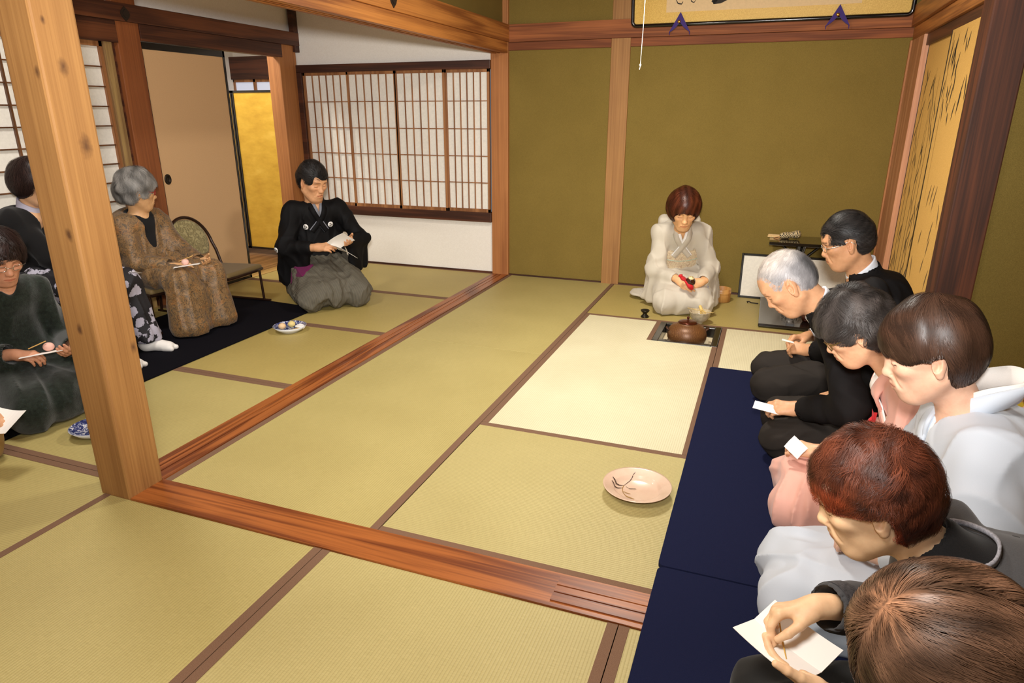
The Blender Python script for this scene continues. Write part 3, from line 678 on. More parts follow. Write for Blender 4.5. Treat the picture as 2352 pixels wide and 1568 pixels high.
# ------------------------------------------------------------------ people
def rotm(yaw=0, pitch=0, roll=0):
    """head frame: x nose, y left, z up; pitch > 0 nods down, yaw > 0 turns left"""
    m = Matrix.Rotation(yaw, 3, 'Z') @ Matrix.Rotation(pitch, 3, 'Y') @ Matrix.Rotation(roll, 3, 'X'); return np.array(m)
class Person:
    pass
def head_prims(g, H, R, s=1.0, male=False, age=0.3, mouth=0.0, eyes=0.0):
    W = lambda p: H + R @ (A3(p) * s)
    def E(c, r, k=0.02, mode='u', rot=None): g.ell(W(c), A3(r) * s, k * s, mode, R if rot is None else R @ rot)
    def C(a, b, ra, rb=None, k=0.02, mode='u', ax=(1, 1, 1)): g.cap(W(a), W(b), ra * s, None if rb is None else rb * s, k * s, mode, ax, R if ax != (1, 1, 1) else None)
    E((-0.012, 0, 0.036), (0.097, 0.077, 0.088), 0.0)
    E((0.026, 0, -0.028), (0.066, 0.064, 0.086), 0.035)
    j = 1.0 if male else 0.0
    for q in (-1, 1): C((-0.005, q * (0.054 + 0.005 * j), -0.052), (0.052, q * (0.022 + 0.004 * j), -0.096), 0.018, 0.017, 0.03)
    E((0.060, 0, -0.094), (0.028, 0.029 + 0.004 * j, 0.022), 0.03)
    for q in (-1, 1): E((0.060, q * 0.042, -0.012), (0.022, 0.022, 0.018), 0.022)
    C((0.078, -0.034, 0.030), (0.078, 0.034, 0.030), 0.012 + 0.002 * j, None, 0.02)
    E((0.057, 0, 0.052), (0.028, 0.052, 0.034), 0.03)
    for q in (-1, 1): E((0.099, q * 0.032, 0.008), (0.018, 0.018, 0.013), 0.016, 's')
    for q in (-1, 1):
        E((0.0755, q * 0.032, 0.006), (0.0125, 0.0165, 0.0125), 0.004)
        C((0.0895, q * 0.019, 0.0015), (0.0805, q * 0.045, 0.0020), 0.0016, None, 0.003, 's')
        C((0.0885, q * 0.020, 0.0135), (0.0795, q * 0.046, 0.0125), 0.0016, None, 0.004, 's')
    C((0.084, 0, 0.014), (0.0985, 0, -0.024), 0.0075, 0.0105, 0.016)
    E((0.1005, 0, -0.027), (0.0110, 0.012, 0.0105), 0.01)
    for q in (-1, 1):
        E((0.0925, q * 0.0130, -0.030), (0.0095, 0.0078, 0.0082), 0.006)
        E((0.0965, q * 0.0065, -0.0385), (0.005, 0.0034, 0.004), 0.003, 's')
    E((0.079, 0, -0.060), (0.017, 0.030, 0.022), 0.02)
    for q in (-1, 1):
        C((0.0935, 0, -0.0540), (0.083, q * 0.0235, -0.0605), 0.0050, 0.003, 0.008)
        C((0.0920, 0, -0.0655), (0.083, q * 0.0215, -0.0625), 0.0058, 0.0035, 0.008)
        C((0.0990, 0, -0.0597 - mouth * 0.001), (0.086, q * 0.0245, -0.0618), 0.0016 + mouth * 0.004, 0.0012, 0.003, 's')
        if age > 0.2: C((0.0935, q * 0.020, -0.030), (0.083, q * 0.034, -0.064), 0.003 * age + 0.001, 0.0025 * age, 0.008, 's')
        if age > 0.5:
            E((0.079, q * 0.030, -0.012), (0.010, 0.014, 0.005), 0.008)
    for q in (-1, 1):
        rt = np.array(Matrix.Rotation(q * 0.42, 3, 'Z') @ Matrix.Rotation(-0.22, 3, 'Y'))
        E((-0.006, q * 0.079, -0.004), (0.0185, 0.0095, 0.0325), 0.006, 'u', rt)
        E((0.001, q * 0.0895, -0.004), (0.0100, 0.0100, 0.018), 0.003, 's', rt)
        E((-0.0115, q * 0.0885, 0.010), (0.0036, 0.0060, 0.017), 0.003, 's', rt)
        E((0.004, q * 0.0805, -0.006), (0.006, 0.004, 0.008), 0.004, 'u', rt)
        E((-0.001, q * 0.079, -0.034), (0.009, 0.0065, 0.009), 0.006, 'u', rt)
def head_tint(V, H, R, s, age, col, brow=(0.32, 0.26, 0.22), lip=(0.86, 0.58, 0.56), scalp=None):
    p = (V - H) @ R / s; x, y, z = p.T; ay = np.abs(y)
    def blend(w, c):
        w = np.clip(w, 0, 1)[:, None]; col[:] = col * (1 - w) + A3(c) * w
    near = (np.abs(x) < .14) & (ay < .11) & (np.abs(z) < .16)
    front = near & (x > 0.05)
    blend(front * 0.35 * np.exp(-((ay - .042) / .02) ** 2 - ((z + .02) / .022) ** 2), (1.0, .80, .76))
    blend(front * 0.25 * np.exp(-((ay) / .012) ** 2 - ((z + .03) / .014) ** 2), (1.0, .80, .76))
    arc = np.where(z > -.0597, (ay / .0245) ** 2 * .0075 - .0597 + .0045, -.0597 - .0065)
    lipm = (x > .077) * np.clip(1.2 - np.abs(ay / .025) ** 4, 0, 1) * np.clip((.0085 * (1 - .45 * (ay / .025)) - np.abs(z + .0600)) / .0025, 0, 1)
    blend(near * lipm * 0.8, lip)
    zb = .0300 + .004 * np.sin(np.clip((ay - .015) / .036, 0, 1) * 2.6)
    blend(front * 0.85 * np.clip((.0042 - np.abs(z - zb)) / .002, 0, 1) * ((ay > .013) & (ay < .052)), brow)
    lash = np.clip((.0016 - np.abs(z - (.0018 - .0012 * np.cos((ay - .032) / .0145 * 1.5)))) / .0010, 0, 1) * ((ay > .0175) & (ay < .047))
    blend(front * lash * 0.92, (.12, .09, .08))
    blend(front * 0.22 * np.exp(-((ay - .032) / .014) ** 2 - ((z - .010) / .006) ** 2), (.82, .66, .60))
    mo = np.clip((.0018 - np.abs(z + .0605)) / .001, 0, 1) * (ay < .024) * (x > .076)
    blend(near * mo * 0.75, (.35, .16, .15))
    blend(near * 0.5 * np.exp(-((ay - .083) / .012) ** 2 - ((x + .002) / .02) ** 2 - ((z + .004) / .03) ** 2), (1.0, .82, .76))
    if scalp is not None:
        m = near & (z > .03 - .55 * x * (x > 0) ) & (x < .075)
        blend(m * 0.0, scalp)
FING = (('index', .0245, .088, .070), ('middle', .0085, .092, .078), ('ring', -.0085, .088, .072), ('pinky', -.0240, .080, .056))
def hand_prims(g, W, d, n, side, s=1.0, curl=(0.35, 0.5, 0.35), spread=0.06, thumb=(0.75, 0.55, 0.35), tcurl=(0.25, 0.35), per=None, nails=None):
    """W wrist, d finger direction, n back-of-hand direction; side +1 left, -1 right. curls bend towards the palm"""
    d = unit(d); n = A3(n); n = unit(n - d * (n @ d)); t = np.cross(n, d) * (-side)
    P = lambda x, y, z: W + s * (d * x + t * y + n * z)
    g.cap(P(-.03, 0, 0), P(.02, 0, 0), .022 * s, .023 * s, .015, ax=(1, 1.0, 1))
    for (_, y, L0, L) in FING: g.cap(P(.012, y * .55, 0), P(L0, y, .002), .0125 * s, .0100 * s, .016 * s)
    g.cap(P(.03, -.016, -.008), P(.07, -.012, -.006), .012 * s, .010 * s, .014 * s); g.cap(P(.025, .016, -.010), P(.05, .022, -.010), .014 * s, .010 * s, .012 * s)
    F = Grid(W - .16 * s, W + .16 * s, g.h); F.lo = g.lo + np.round((W - .17 * s - g.lo) / g.h) * g.h
    out = []
    for i, (_, y, L0, L) in enumerate(FING):
        c = curl if per is None or per[i] is None else per[i]
        sp = (y / .0245) * spread; K = P(L0, y, .002); bd = unit(d + t * sp); ang = 0.0; pts = [K]; rad = [.0098, .0088, .0080, .0068]
        if i == 3: rad = [r * .86 for r in rad]
        dirs = []
        for q, fr in zip(c, (.47, .29, .24)):
            ang += q; dd = bd * math.cos(ang) - n * math.sin(ang); dirs.append(dd); pts.append(pts[-1] + dd * L * fr * s)
        for q in range(3): F.cap(pts[q], pts[q + 1], rad[q] * s, rad[q + 1] * s, .0015 if q == 0 else .003)
        nb = unit(np.cross(dirs[2], np.cross(n, dirs[2]))); out.append((pts[3] - dirs[2] * .004 * s + unit(n * math.cos(ang) + bd * math.sin(ang)) * .0062 * s))
    B = np.round((F.lo - g.lo) / g.h).astype(int); a = np.maximum(B, 0); b = np.minimum(B + F.n, g.n)
    if np.all(b > a):
        sg = tuple(slice(a[i], b[i]) for i in range(3)); sf = tuple(slice(a[i] - B[i], b[i] - B[i]) for i in range(3)); g.d[sg] = smin(g.d[sg], F.d[sf], .009 * s)
    td = unit(d * thumb[0] + t * thumb[1] - n * thumb[2]); b0 = P(.018, .020, -.008); ax_ = unit(np.cross(td, unit(d * .6 - t * .9 - n * .2)))
    pts = [b0]; ang = 0; cur = td
    for q, L in zip((0,) + tuple(tcurl), (.042, .032, .027)):
        if q: cur = np.array(Matrix.Rotation(q, 3, Vector(ax_)) @ Vector(cur))
        pts.append(pts[-1] + cur * L * s)
    for q, (ra, rb) in enumerate(((.0145, .0118), (.0112, .0102), (.0102, .0080))): g.cap(pts[q], pts[q + 1], ra * s, rb * s, .014 * s if q == 0 else .004)
    tn = unit(n - cur * (n @ cur)); out.append(pts[3] - cur * .004 * s + tn * .0075 * s)
    if nails is not None: nails += out
    return pts, P
def elbow(S, W, up, fo, pole):
    S, W = A3(S), A3(W); v = W - S; L = np.linalg.norm(v); L2 = min(L, (up + fo) * 0.995); u = v / (L + 1e-9)
    a = (up * up - fo * fo + L2 * L2) / (2 * L2); hgt = math.sqrt(max(up * up - a * a, 0)); p = A3(pole); p = unit(p - u * (p @ u)); return S + u * a + p * hgt
def figure(label, loc, heading, neck, head, look, hands, s=1.0, male=False, age=0.3, skin=(224, 176, 138), hres=0.003, bres=0.0045, shoulder=None, bulge=0.05, pelvis=(0, 0, 0.24), mouth=0.0, brow=(0.32, 0.26, 0.22), lip=(0.86, 0.58, 0.56), name='person', hs=None, fwd=None, tintfn=None):
    """one seated person: root Empty on the floor; body = one mesh (head, neck, torso, arms, hands)"""
    p = Person(); p.root = empty(name, loc, heading, label, 'person', None)
    p.s = s; p.pelvis = A3(pelvis); p.N = A3(neck); p.H = A3(head); p.R = rotm(*look); hs = hs or s * (1.0 if male else 0.96); p.hs = hs; p.male = male; p.male = male
    sp = unit(p.N - p.pelvis); p.up = sp; f = A3(fwd) if fwd is not None else A3((1, 0, 0)); f = unit(f - sp * (f @ sp)); p.f = f; p.l = np.cross(sp, f)
    L = np.linalg.norm(p.N - p.pelvis); p.L = L
    p.waist = p.pelvis + sp * L * .36 - f * bulge * .7; p.chest = p.pelvis + sp * L * .70 - f * bulge
    sw = (shoulder or (0.172 if male else 0.150)) * s; p.S = {1: p.N - sp * .055 - f * .012 + p.l * sw, -1: p.N - sp * .055 - f * .012 - p.l * sw}
    p.hands = hands; p.E = {}; p.Wr = {}; ua, fa = .275 * s, .245 * s
    for h in hands:
        sd = h['side']; p.Wr[sd] = A3(h['w']); pole = h.get('pole', -0.45 * f + sd * 0.42 * p.l + A3((0, 0, -0.8))); p.E[sd] = elbow(p.S[sd], p.Wr[sd], ua, fa, pole)
    p.nails = []
    def prims(g):
        g.chain([p.pelvis, p.waist, p.chest, p.N - sp * .05], [.105 * s, .098 * s, .10 * s, .07 * s], .03, ax=(1, 1.3, 1), R=np.stack([f, p.l, sp], 1))
        nk = .054 * s if male else .046 * s
        g.cap(p.N - sp * .04, p.H + p.R @ A3((-.022, 0, -.05)) * hs, nk * 1.12, nk, .03)
        head_prims(g, p.H, p.R, hs, male, age, mouth)
        for h in hands:
            sd = h['side']; g.chain([p.S[sd] - p.l * sd * .03, p.E[sd], p.Wr[sd]], [.044 * s, .034 * s, .0245 * s], .02)
            fo = unit(p.Wr[sd] - p.E[sd]); g.cap(p.E[sd] + fo * .02, p.E[sd] + fo * .12, .036 * s, .032 * s, .02)
            p.nails = p.nails[:10]
            q = hand_prims(g, p.Wr[sd], h['d'], h['n'], sd, s * h.get('hs', 1.0 if male else .93), h.get('curl', (.35, .5, .35)), h.get('spread', .06), h.get('thumb', (.75, .55, .35)), h.get('tcurl', (.25, .35)), h.get('per'), p.nails)
    lo = np.minimum.reduce([p.pelvis - .2, p.H - .16] + [w - .2 for w in p.Wr.values()] + [e - .08 for e in p.E.values()]); hi = np.maximum.reduce([p.pelvis + .2, p.H + .16] + [w + .2 for w in p.Wr.values()] + [e + .08 for e in p.E.values()])
    lo[2] = max(lo[2], .02)
    g0 = Grid(lo, hi, bres); prims(g0); V, F = g0.net(1)
    boxes = [(p.H - .15 * hs, p.H + .15 * hs)] + [(w - .0 + unit(h['d']) * .065 * s - .125 * s, w + unit(h['d']) * .065 * s + .125 * s) for h, w in ((h, p.Wr[h['side']]) for h in hands)]
    VV, FF, nb = [V], [], len(V); cen = V[F].mean(1); keep = np.ones(len(F), bool); cuts = []
    for b0, b1 in boxes:
        keep &= ~((cen > b0 + .006).all(1) & (cen < b1 - .006).all(1))
    FF.append(F[keep])
    for bi, (b0, b1) in enumerate(boxes):
        g1 = Grid(b0, b1, hres); prims(g1); v, q = g1.net(1)
        if bi > 0:                                  # hands: leave out what an earlier box already shows
            c = v[q].mean(1); k2 = np.ones(len(q), bool)
            for c0, c1 in boxes[:bi]: k2 &= ~((c > c0 + .004).all(1) & (c < c1 - .004).all(1))
            q = q[k2]
        VV.append(v); FF.append(q + nb); nb += len(v)
    V = np.concatenate(VV); F = np.concatenate(FF)
    used = np.zeros(len(V), bool); used[F.ravel()] = True; ren = np.cumsum(used) - 1; V = V[used]; F = ren[F]
    col = np.ones((len(V), 3)); head_tint(V, p.H, p.R, hs, age, col, brow, lip)
    for q in p.nails:
        w = np.clip(1.4 - np.linalg.norm(V - q, axis=1) / (.0052 * s), 0, 1)[:, None] * .8; col = col * (1 - w) + A3((1.0, .86, .84)) * w
    if tintfn is not None: tintfn(p, V, col)
    body = mesh('body', V, F, skin_mat('skin_%d_%d_%d' % skin, skin), p.root, smooth=True); colour_attr(body, col); p.body = body
    return p
def T_(p): return np.stack([p.f, p.l, p.up], 1)
def clothes_grid(p, h, lo=(-.42, -.5, 0), hi=(.62, .5, .95)): return Grid(lo, hi, h)
def torso_cloth(g, p, t=.016, wide=1.0, k=.03, belly=0.0):
    s = p.s; R = T_(p)
    g.chain([p.pelvis, p.waist, p.chest, p.N - p.up * .075], [.118 * s + t, .112 * s + t + belly, .108 * s + t, .066 * s + t], k, ax=(1, 1.28 * wide, 1), R=R)
    for sd in (1, -1): g.cap(p.N - p.up * .045 + p.l * sd * .045, p.S[sd] - p.up * .008, .040 * s + t * .6, .050 * s + t * .6, .045)
def neck_hole(g, p, v=.14, r=.056, open_=1.0):
    g.cap(p.N - p.up * .005 - p.f * .005, p.H + p.R @ A3((-.03, 0, -.08)) * p.hs, r, r * 1.25, .008, 's')
    if v > 0: g.cap(p.N + p.up * .02 + p.f * .035, p.N + p.f * (.105 * p.s) - p.up * v, .046 * open_, .004, .008, 's')
def band(name, pts, dirs, hts, th, m, parent, n=60, smooth=True):
    """flat ribbon of some thickness along a smooth path; dirs = direction of its width"""
    P = np.array(pts, float); D = np.array(dirs, float); Hh = np.array(hts, float); k = len(P); t = np.linspace(0, k - 1, n)
    def cr(Q):
        out = []
        for x in t:
            i = min(int(x), k - 2); f = x - i; p0, p1, p2, p3 = Q[max(i - 1, 0)], Q[i], Q[i + 1], Q[min(i + 2, k - 1)]
            out.append(.5 * ((2 * p1) + (-p0 + p2) * f + (2 * p0 - 5 * p1 + 4 * p2 - p3) * f * f + (-p0 + 3 * p1 - 3 * p2 + p3) * f ** 3))
        return np.array(out)
    C, W = cr(P), cr(D); hh = np.interp(t, np.arange(k), Hh); W /= np.linalg.norm(W, axis=1)[:, None] + 1e-9
    T = np.gradient(C, axis=0); T /= np.linalg.norm(T, axis=1)[:, None] + 1e-9; Nn = np.cross(T, W); Nn /= np.linalg.norm(Nn, axis=1)[:, None] + 1e-9
    rows = []
    for a, b in ((0, -1), (.0, 1), (.5, 1.25), (1, 1), (1, -1), (.5, -.8)): rows.append(C + W * (hh * a)[:, None] + Nn * (b * th / 2))
    m_ = len(rows); V = np.stack(rows, 1).reshape(-1, 3); F = []
    for i in range(n - 1):
        for j in range(m_): j2 = (j + 1) % m_; F.append((i * m_ + j, i * m_ + j2, (i + 1) * m_ + j2, (i + 1) * m_ + j))
    F.append(tuple(range(m_ - 1, -1, -1))); F.append(tuple((n - 1) * m_ + j for j in range(m_)))
    return mesh(name, V, F, m, parent, smooth=smooth)
def seiza_lap(g, p, kx=.40, ky=.095, r=.098, t=.012, k=.05, fill=True, kz=.100, hem=.19, back=-.17):
    s = p.s
    for sd in (1, -1):
        g.cap((0.0, sd * .085, .205), (kx * s, sd * ky, kz), r * s + t, .076 * s + t, k)
        g.cap((kx * s - .01, sd * ky, .062), (-.06, sd * .085, .062), .058 * s, .055 * s, k)
        g.cap((-.06, sd * .07, .055), (back, sd * .06, .045), .05 * s, .035 * s, .03)
    g.ell((-.04, 0, .21), (.165 * s + t, .185 * s + t, .15 * s), .05)
    if fill:
        g.cap((.02, 0, .205), (kx * s - .02, 0, kz + .01), r * s + t + .002, .078 * s + t, .06)
        g.rbox((kx * s * .52, 0, .105), (kx * s * .52, ky + .02, .080), .03, .05)
        g.rbox((.10, 0, .045), (.30, .165, .045), .03, .04)
def kimono_sleeve(g, p, sd, drop=.30, t=.010, r0=.055, r1=.046, k=.03, cut=.05, dirn=(0, 0, -1), th=.016, floor=.03, back=.5):
    """sleeve tube with its hanging pouch, open around the wrist"""
    S, E, W = p.S[sd], p.E[sd], p.Wr[sd]; fo = unit(W - E); We = W - fo * cut
    g.chain([S - p.l * sd * .02, E, We], [.060 + t, r0 + t * .5, r1], k)
    dv = unit(dirn); m = 10
    for i in range(m):
        a = E + (We - E) * (i / (m - 1)) * 1.0 - fo * .02; d_ = min(drop, max(0.02, (a[2] - floor))) if dv[2] < -.5 else drop
        g.cap(a, a + dv * d_ * (1 - .02 * abs(i - 5)), .034, th, .022)
    g.cap(W - fo * .12, W + fo * .08, .028, .036, .008, 's')
def cuff_ring(name, p, sd, m, r=.048, w=.012, off=.04, tilt=0):
    fo = unit(p.Wr[sd] - p.E[sd]); c = p.Wr[sd] - fo * off; mb = MB()
    mb.tube([c - fo * w * .5, c + fo * w * .5], [r, r * 1.02], 20, caps=False); return mb.build(name, m, p.root)
# ---- hair
def hair(p, m, vol, allow, flow, n=2500, length=(.05, .09), width=.0010, wave=(0, 0), lift=.002, tint=(0.7, 1.25), tintfn=None, h=.004, steps=10, jitter=.25, seed=1, taper=.3, base_tint=.55, clump=200, name='hair', rag=.005, lump=.003, over=.006):
    """hair: a modelled mass plus strands combed along it; vol(X,Y,Z) in head space, allow(p)->bool, flow(p)->vector"""
    r = np.random.default_rng(seed); g = Grid((-.17, -.15, -.24), (.16, .15, .17), h); g.put(lambda X, Y, Z: vol(X + 0 * Y + 0 * Z, Y + 0 * X + 0 * Z, Z + 0 * X + 0 * Y), (-.17, -.15, -.24), (.16, .15, .17), 0, 'u', 0)
    X = [g.lo[i] + g.h * np.arange(g.n[i]) for i in range(3)]; Q = np.stack(np.meshgrid(*X, indexing='ij'), -1).reshape(-1, 3)
    allow0 = allow; ka, kb = unit(r.normal(size=3)) * 120, unit(r.normal(size=3)) * 210
    allow = lambda q: allow0(q) + rag * (np.sin(q @ ka + 2 * np.sin(q @ kb * .3)) * .6 + np.sin(q @ kb) * .4)
    near = np.abs(g.d.ravel()) < .03; g.d.ravel()[near] += (lump * (np.sin(Q[near] @ (ka * .45) + 1.7 * np.sin(Q[near] @ (kb * .2))) * .6 + np.sin(Q[near] @ (kb * .38)) * .4)).astype(np.float32)
    cut = np.full(len(Q), -1.0, np.float32); cut[near] = allow(Q[near])      # allow > 0 : no hair (signed distance)
    gm = Grid(g.lo, g.lo + g.h * (g.n - 2), h); gm.n = g.n; gm.d = smax(g.d + .0025, cut.reshape(g.d.shape), .004).astype(np.float32)
    V, F = gm.net(2); base_c = np.full((len(V), 3), base_tint)
    if tintfn is not None: base_c = base_c * tintfn(V)
    # strands
    st = V[r.integers(0, len(V), n * 2)]; st = st[(allow(st) < .002)][:n]; st = st + r.normal(size=st.shape) * .001; N_ = len(st)
    L = r.uniform(length[0], length[1], N_); stp = L / steps; P = g.snap(st, 0.0, 3); ok_ = allow(P) < .001; st, P, L, stp = st[ok_], P[ok_], L[ok_], stp[ok_]; N_ = len(st); path = []; nor = []
    K = max(clump, 1); seeds = st[r.integers(0, N_, K)]; cid = np.concatenate([np.argmin(((st[i:i + 2000, None, :] - seeds[None]) ** 2).sum(-1), 1) for i in range(0, N_, 2000)])
    jit = r.normal(size=(N_, 3)) * jitter * .30 + (r.normal(size=(K, 3)) * jitter)[cid]
    ph = (r.random(K) * 6.3)[cid] + r.normal(size=N_) * .35; lf = lift * (0.15 + r.random(N_) * .6 + (r.random(K) * .6)[cid]); alive = np.ones(N_, bool); amp_ = wave[0] * (.4 + 1.2 * r.random(K))[cid]
    for i in range(steps + 1):
        G_ = g.grad(P); u = i / steps
        wv = np.cross(G_, flow(P)); wv /= np.linalg.norm(wv, axis=1)[:, None] + 1e-9
        Pw = P + G_ * (lf * min(1, u * 3) - .0012 * (u < .01) - .0015 * u * u)[:, None] + wv * (amp_ * np.sin(ph + u * wave[1] * L / .08))[:, None] + G_ * (amp_ * .6 * np.cos(ph * 1.7 + u * wave[1] * L / .08))[:, None]
        path.append(Pw); nor.append(wv)
        d_ = flow(P); d_ = d_ / (np.linalg.norm(d_, axis=1)[:, None] + 1e-9) + jit; d_ = d_ - G_ * np.sum(d_ * G_, 1)[:, None]; d_ /= np.linalg.norm(d_, axis=1)[:, None] + 1e-9
        nxt = P + d_ * stp[:, None]; alive &= allow(nxt) < over; nxt = np.where(alive[:, None], nxt, P); P = nxt - (g.sample(nxt))[:, None] * g.grad(nxt)
    path = np.stack(path, 1); nor = np.stack(nor, 1); wid = width * (0.6 + .8 * r.random(N_))[:, None] * np.interp(np.linspace(0, 1, steps + 1), [0, .15, .7, 1], [.5, 1, .9, taper])[None, :]
    A_, B_ = path - nor * wid[..., None] * .5, path + nor * wid[..., None] * .5; nv = steps + 1
    SV = np.stack([A_, B_], 2).reshape(-1, 3); bi = np.arange(N_)[:, None] * nv * 2; k = np.arange(steps)[None, :] * 2
    SF = np.stack([bi + k, bi + k + 1, bi + k + 3, bi + k + 2], -1).reshape(-1, 4)
    tc = r.uniform(tint[0], tint[1], K)[cid] * r.uniform(.85, 1.15, N_); sc = np.repeat(tc, nv * 2)[:, None] * np.ones((1, 3))
    if tintfn is not None: sc = sc * tintfn(SV)
    AV = np.concatenate([V, SV]); AF = np.concatenate([F, SF + len(V)]); AC = np.concatenate([base_c, sc])
    fm = np.ones(len(AF), int); fm[:len(F)] = 0; mb_ = hair_mat(m.name + '_mass', None, .8, m)
    o = mesh(name, p.H + (AV * p.hs) @ p.R.T, AF, [mb_, m], p.root, smooth=True, fm=fm); colour_attr(o, AC); return o
def hv(t=.012, top=0.0, side=0.0, back=0.0, low=None):
    """head-shaped hair volume: cranium grown by t, with extra at top / sides / back; low = (z, r) hanging part"""
    r = np.array([.097 + t, .077 + t + side, .088 + t + top]); c = np.array([-.012, 0, .036])
    def e(X, Y, Z, c, r):
        a, b, d = (X - c[0]), (Y - c[1]), (Z - c[2]); k0 = np.sqrt((a / r[0]) ** 2 + (b / r[1]) ** 2 + (d / r[2]) ** 2); k1 = np.sqrt((a / r[0] ** 2) ** 2 + (b / r[1] ** 2) ** 2 + (d / r[2] ** 2) ** 2) + 1e-9; return k0 * (k0 - 1) / k1
    def f(X, Y, Z):
        v = e(X, Y, Z, c, r)
        v = smin(v, e(X, Y, Z, (-.035 - back, 0, .0), (.072 + t * .8 + back, .066 + t + side, .075 + t)), .03)
        if low is not None: v = smin(v, e(X, Y, Z, (-.022, 0, low[0] + .07), (low[1], .075 + t + side, .11)), .03)
        return v
    return f
def pl(p, c, n): n = unit(n); return (p - A3(c)) @ n
def hairline(front=.078, fz=.060, ear=True, nape=-.060, temple=.030, side_z=-.01, bob=None, earr=(.030, .03, .042)):
    """signed zone without hair: face ellipse in front, below a nape line, around the ears"""
    def f(p):
        x, y, z = p[:, 0], p[:, 1], p[:, 2]
        face = 1 - np.sqrt(((x - .13) / (.13 - temple)) ** 2 + (y / .090) ** 2 * .25 + ((z + .045) / (fz + .045)) ** 2)
        out = face * .06
        lowz = np.where(x > -.02, side_z, nape + (x + .02) * .25)
        lowz = side_z + (nape - side_z) * np.clip((.005 - x) / .035, 0, 1)
        if bob is not None: lowz = np.full_like(z, bob) + .15 * np.clip(x, -.1, .1)
        out = np.maximum(out, lowz - z)
        if ear:
            q = 1 - np.sqrt(((x + .004) / earr[0]) ** 2 + ((np.abs(y) - .082) / earr[1]) ** 2 + ((z + .008) / earr[2]) ** 2); out = np.maximum(out, q * .03)
        return out
    return f
def flow_crown(c=(-.06, 0, .11), down=.4, sweep=(0, 0, 0)):
    c = A3(c); sw = A3(sweep)
    def f(P): v = P - c; v /= np.linalg.norm(v, axis=1)[:, None] + .01; return v + A3((0, 0, -down)) + sw
    return f
class Fr:
    def __init__(s, x, y, h): s.o = A3((x, y, 0)); s.h = h; s.R = np.array(Matrix.Rotation(h, 3, 'Z'))
    def p(s, x, y, z): return s.R.T @ (A3((x, y, z)) - s.o)
    def d(s, x, y, z): return s.R.T @ A3((x, y, z))
PI = math.pi
def collar(p, m_out, m_in, g, gap=.035, cross=-.20, h=.046, lift=.028, inner=True, wid=.058, flip=1):
    """two crossing neckbands of a kimono, standing off the nape"""
    N, f, l, u, s = p.N, p.f, p.l, p.up, p.s
    def path(q, off):
        P = [N - f * (.066 * s + gap + off) + u * lift, N - f * (.050 * s + gap * .8 + off) + q * l * (.045 + off) + u * (lift * .9), N - f * .012 + q * l * (wid * s + .006 + off) + u * (.006), N + f * (.055 * s) + q * l * (.047 * s + off) - u * .055, N + f * (.10 * s) + q * l * .018 - u * .125, N + f * (.115 * s) - q * l * .045 + u * cross]
        D = [u * .85 - f * .5, u * .85 - f * .4 + q * l * .25, u * .9 - q * l * .25, u * .55 - q * l * .8 + f * .1, -q * l * .8 + u * .55, -q * l * .75 + u * .6]
        return np.array(P), np.array(D)
    for nm, m, off, hh, th in ((('collar', m_out, .004, h, .010),) + ((('inner_collar', m_in, -.002, h + .010, .006),) if inner else ())):
        mm = []
        for q in (1, -1):
            P, D = path(q, off); fr = P.copy(); fr[3:] = g.snap(P[3:], (.009 if q == flip else .005) + (.003 if nm == 'collar' else -.001), 4)
            o = band(nm, fr, D, [hh, hh, hh * .95, hh * .85, hh * .8, hh * .75], th, m, p.root); mm.append(o)
def obi(p, m, g, z0=.26, z1=.60, t=.010, name='obi'):
    """sash: the trunk's own shape a little larger, kept between two heights along the spine"""
    q = Grid(g.lo, g.lo + g.h * (g.n - 2), g.h); q.n = g.n; torso_cloth(q, p, .016 + t); s0 = p.pelvis + p.up * p.L * z0; s1 = p.pelvis + p.up * p.L * z1
    q.half(s1, p.up, .006); q.half(s0, -p.up, .006); return net_obj(name, q, m, p.root)
def box_at(name, p, c, half, m, rnd=.02, R=None, h=.006, folds=None):
    c = A3(c); e = float(np.linalg.norm(half)) + .02; g = Grid(c - e, c + e, h); g.rbox(c, half, rnd, 0, R=T_(p) if R is None else R)
    if folds: g.folds(*folds)
    return net_obj(name, g, m, p.root)
def rosette(p, c, n, m, r=.022, name='ribbon_rosette', seed=0):
    n = unit(n); a = unit(np.cross(n, A3((.3, .2, 1)))); b = np.cross(n, a); mb = MB(); rr = random.Random(seed)
    for k in range(9):
        th = 2 * PI * k / 9 + rr.uniform(-.2, .2); d = a * math.cos(th) + b * math.sin(th); e = np.cross(n, d); q = r * rr.uniform(.8, 1.15); c0 = A3(c)
        mb.add([c0, c0 + d * q * .7 + e * q * .34 + n * .006, c0 + d * q + n * .003, c0 + d * q * .7 - e * q * .34 + n * .009, c0 + d * q * .5 + n * .014], [(0, 1, 4), (1, 2, 4), (2, 3, 4), (3, 0, 4), (0, 3, 2, 1)])
    for k in (-1, 1): mb.add([A3(c) - a * .006 * k, A3(c) + a * .008 * k, A3(c) + a * .014 * k + b * -.05, A3(c) + a * .001 * k + b * -.045 + n * .003], [(0, 1, 2, 3)])
    return mb.build(name, m, p.root)
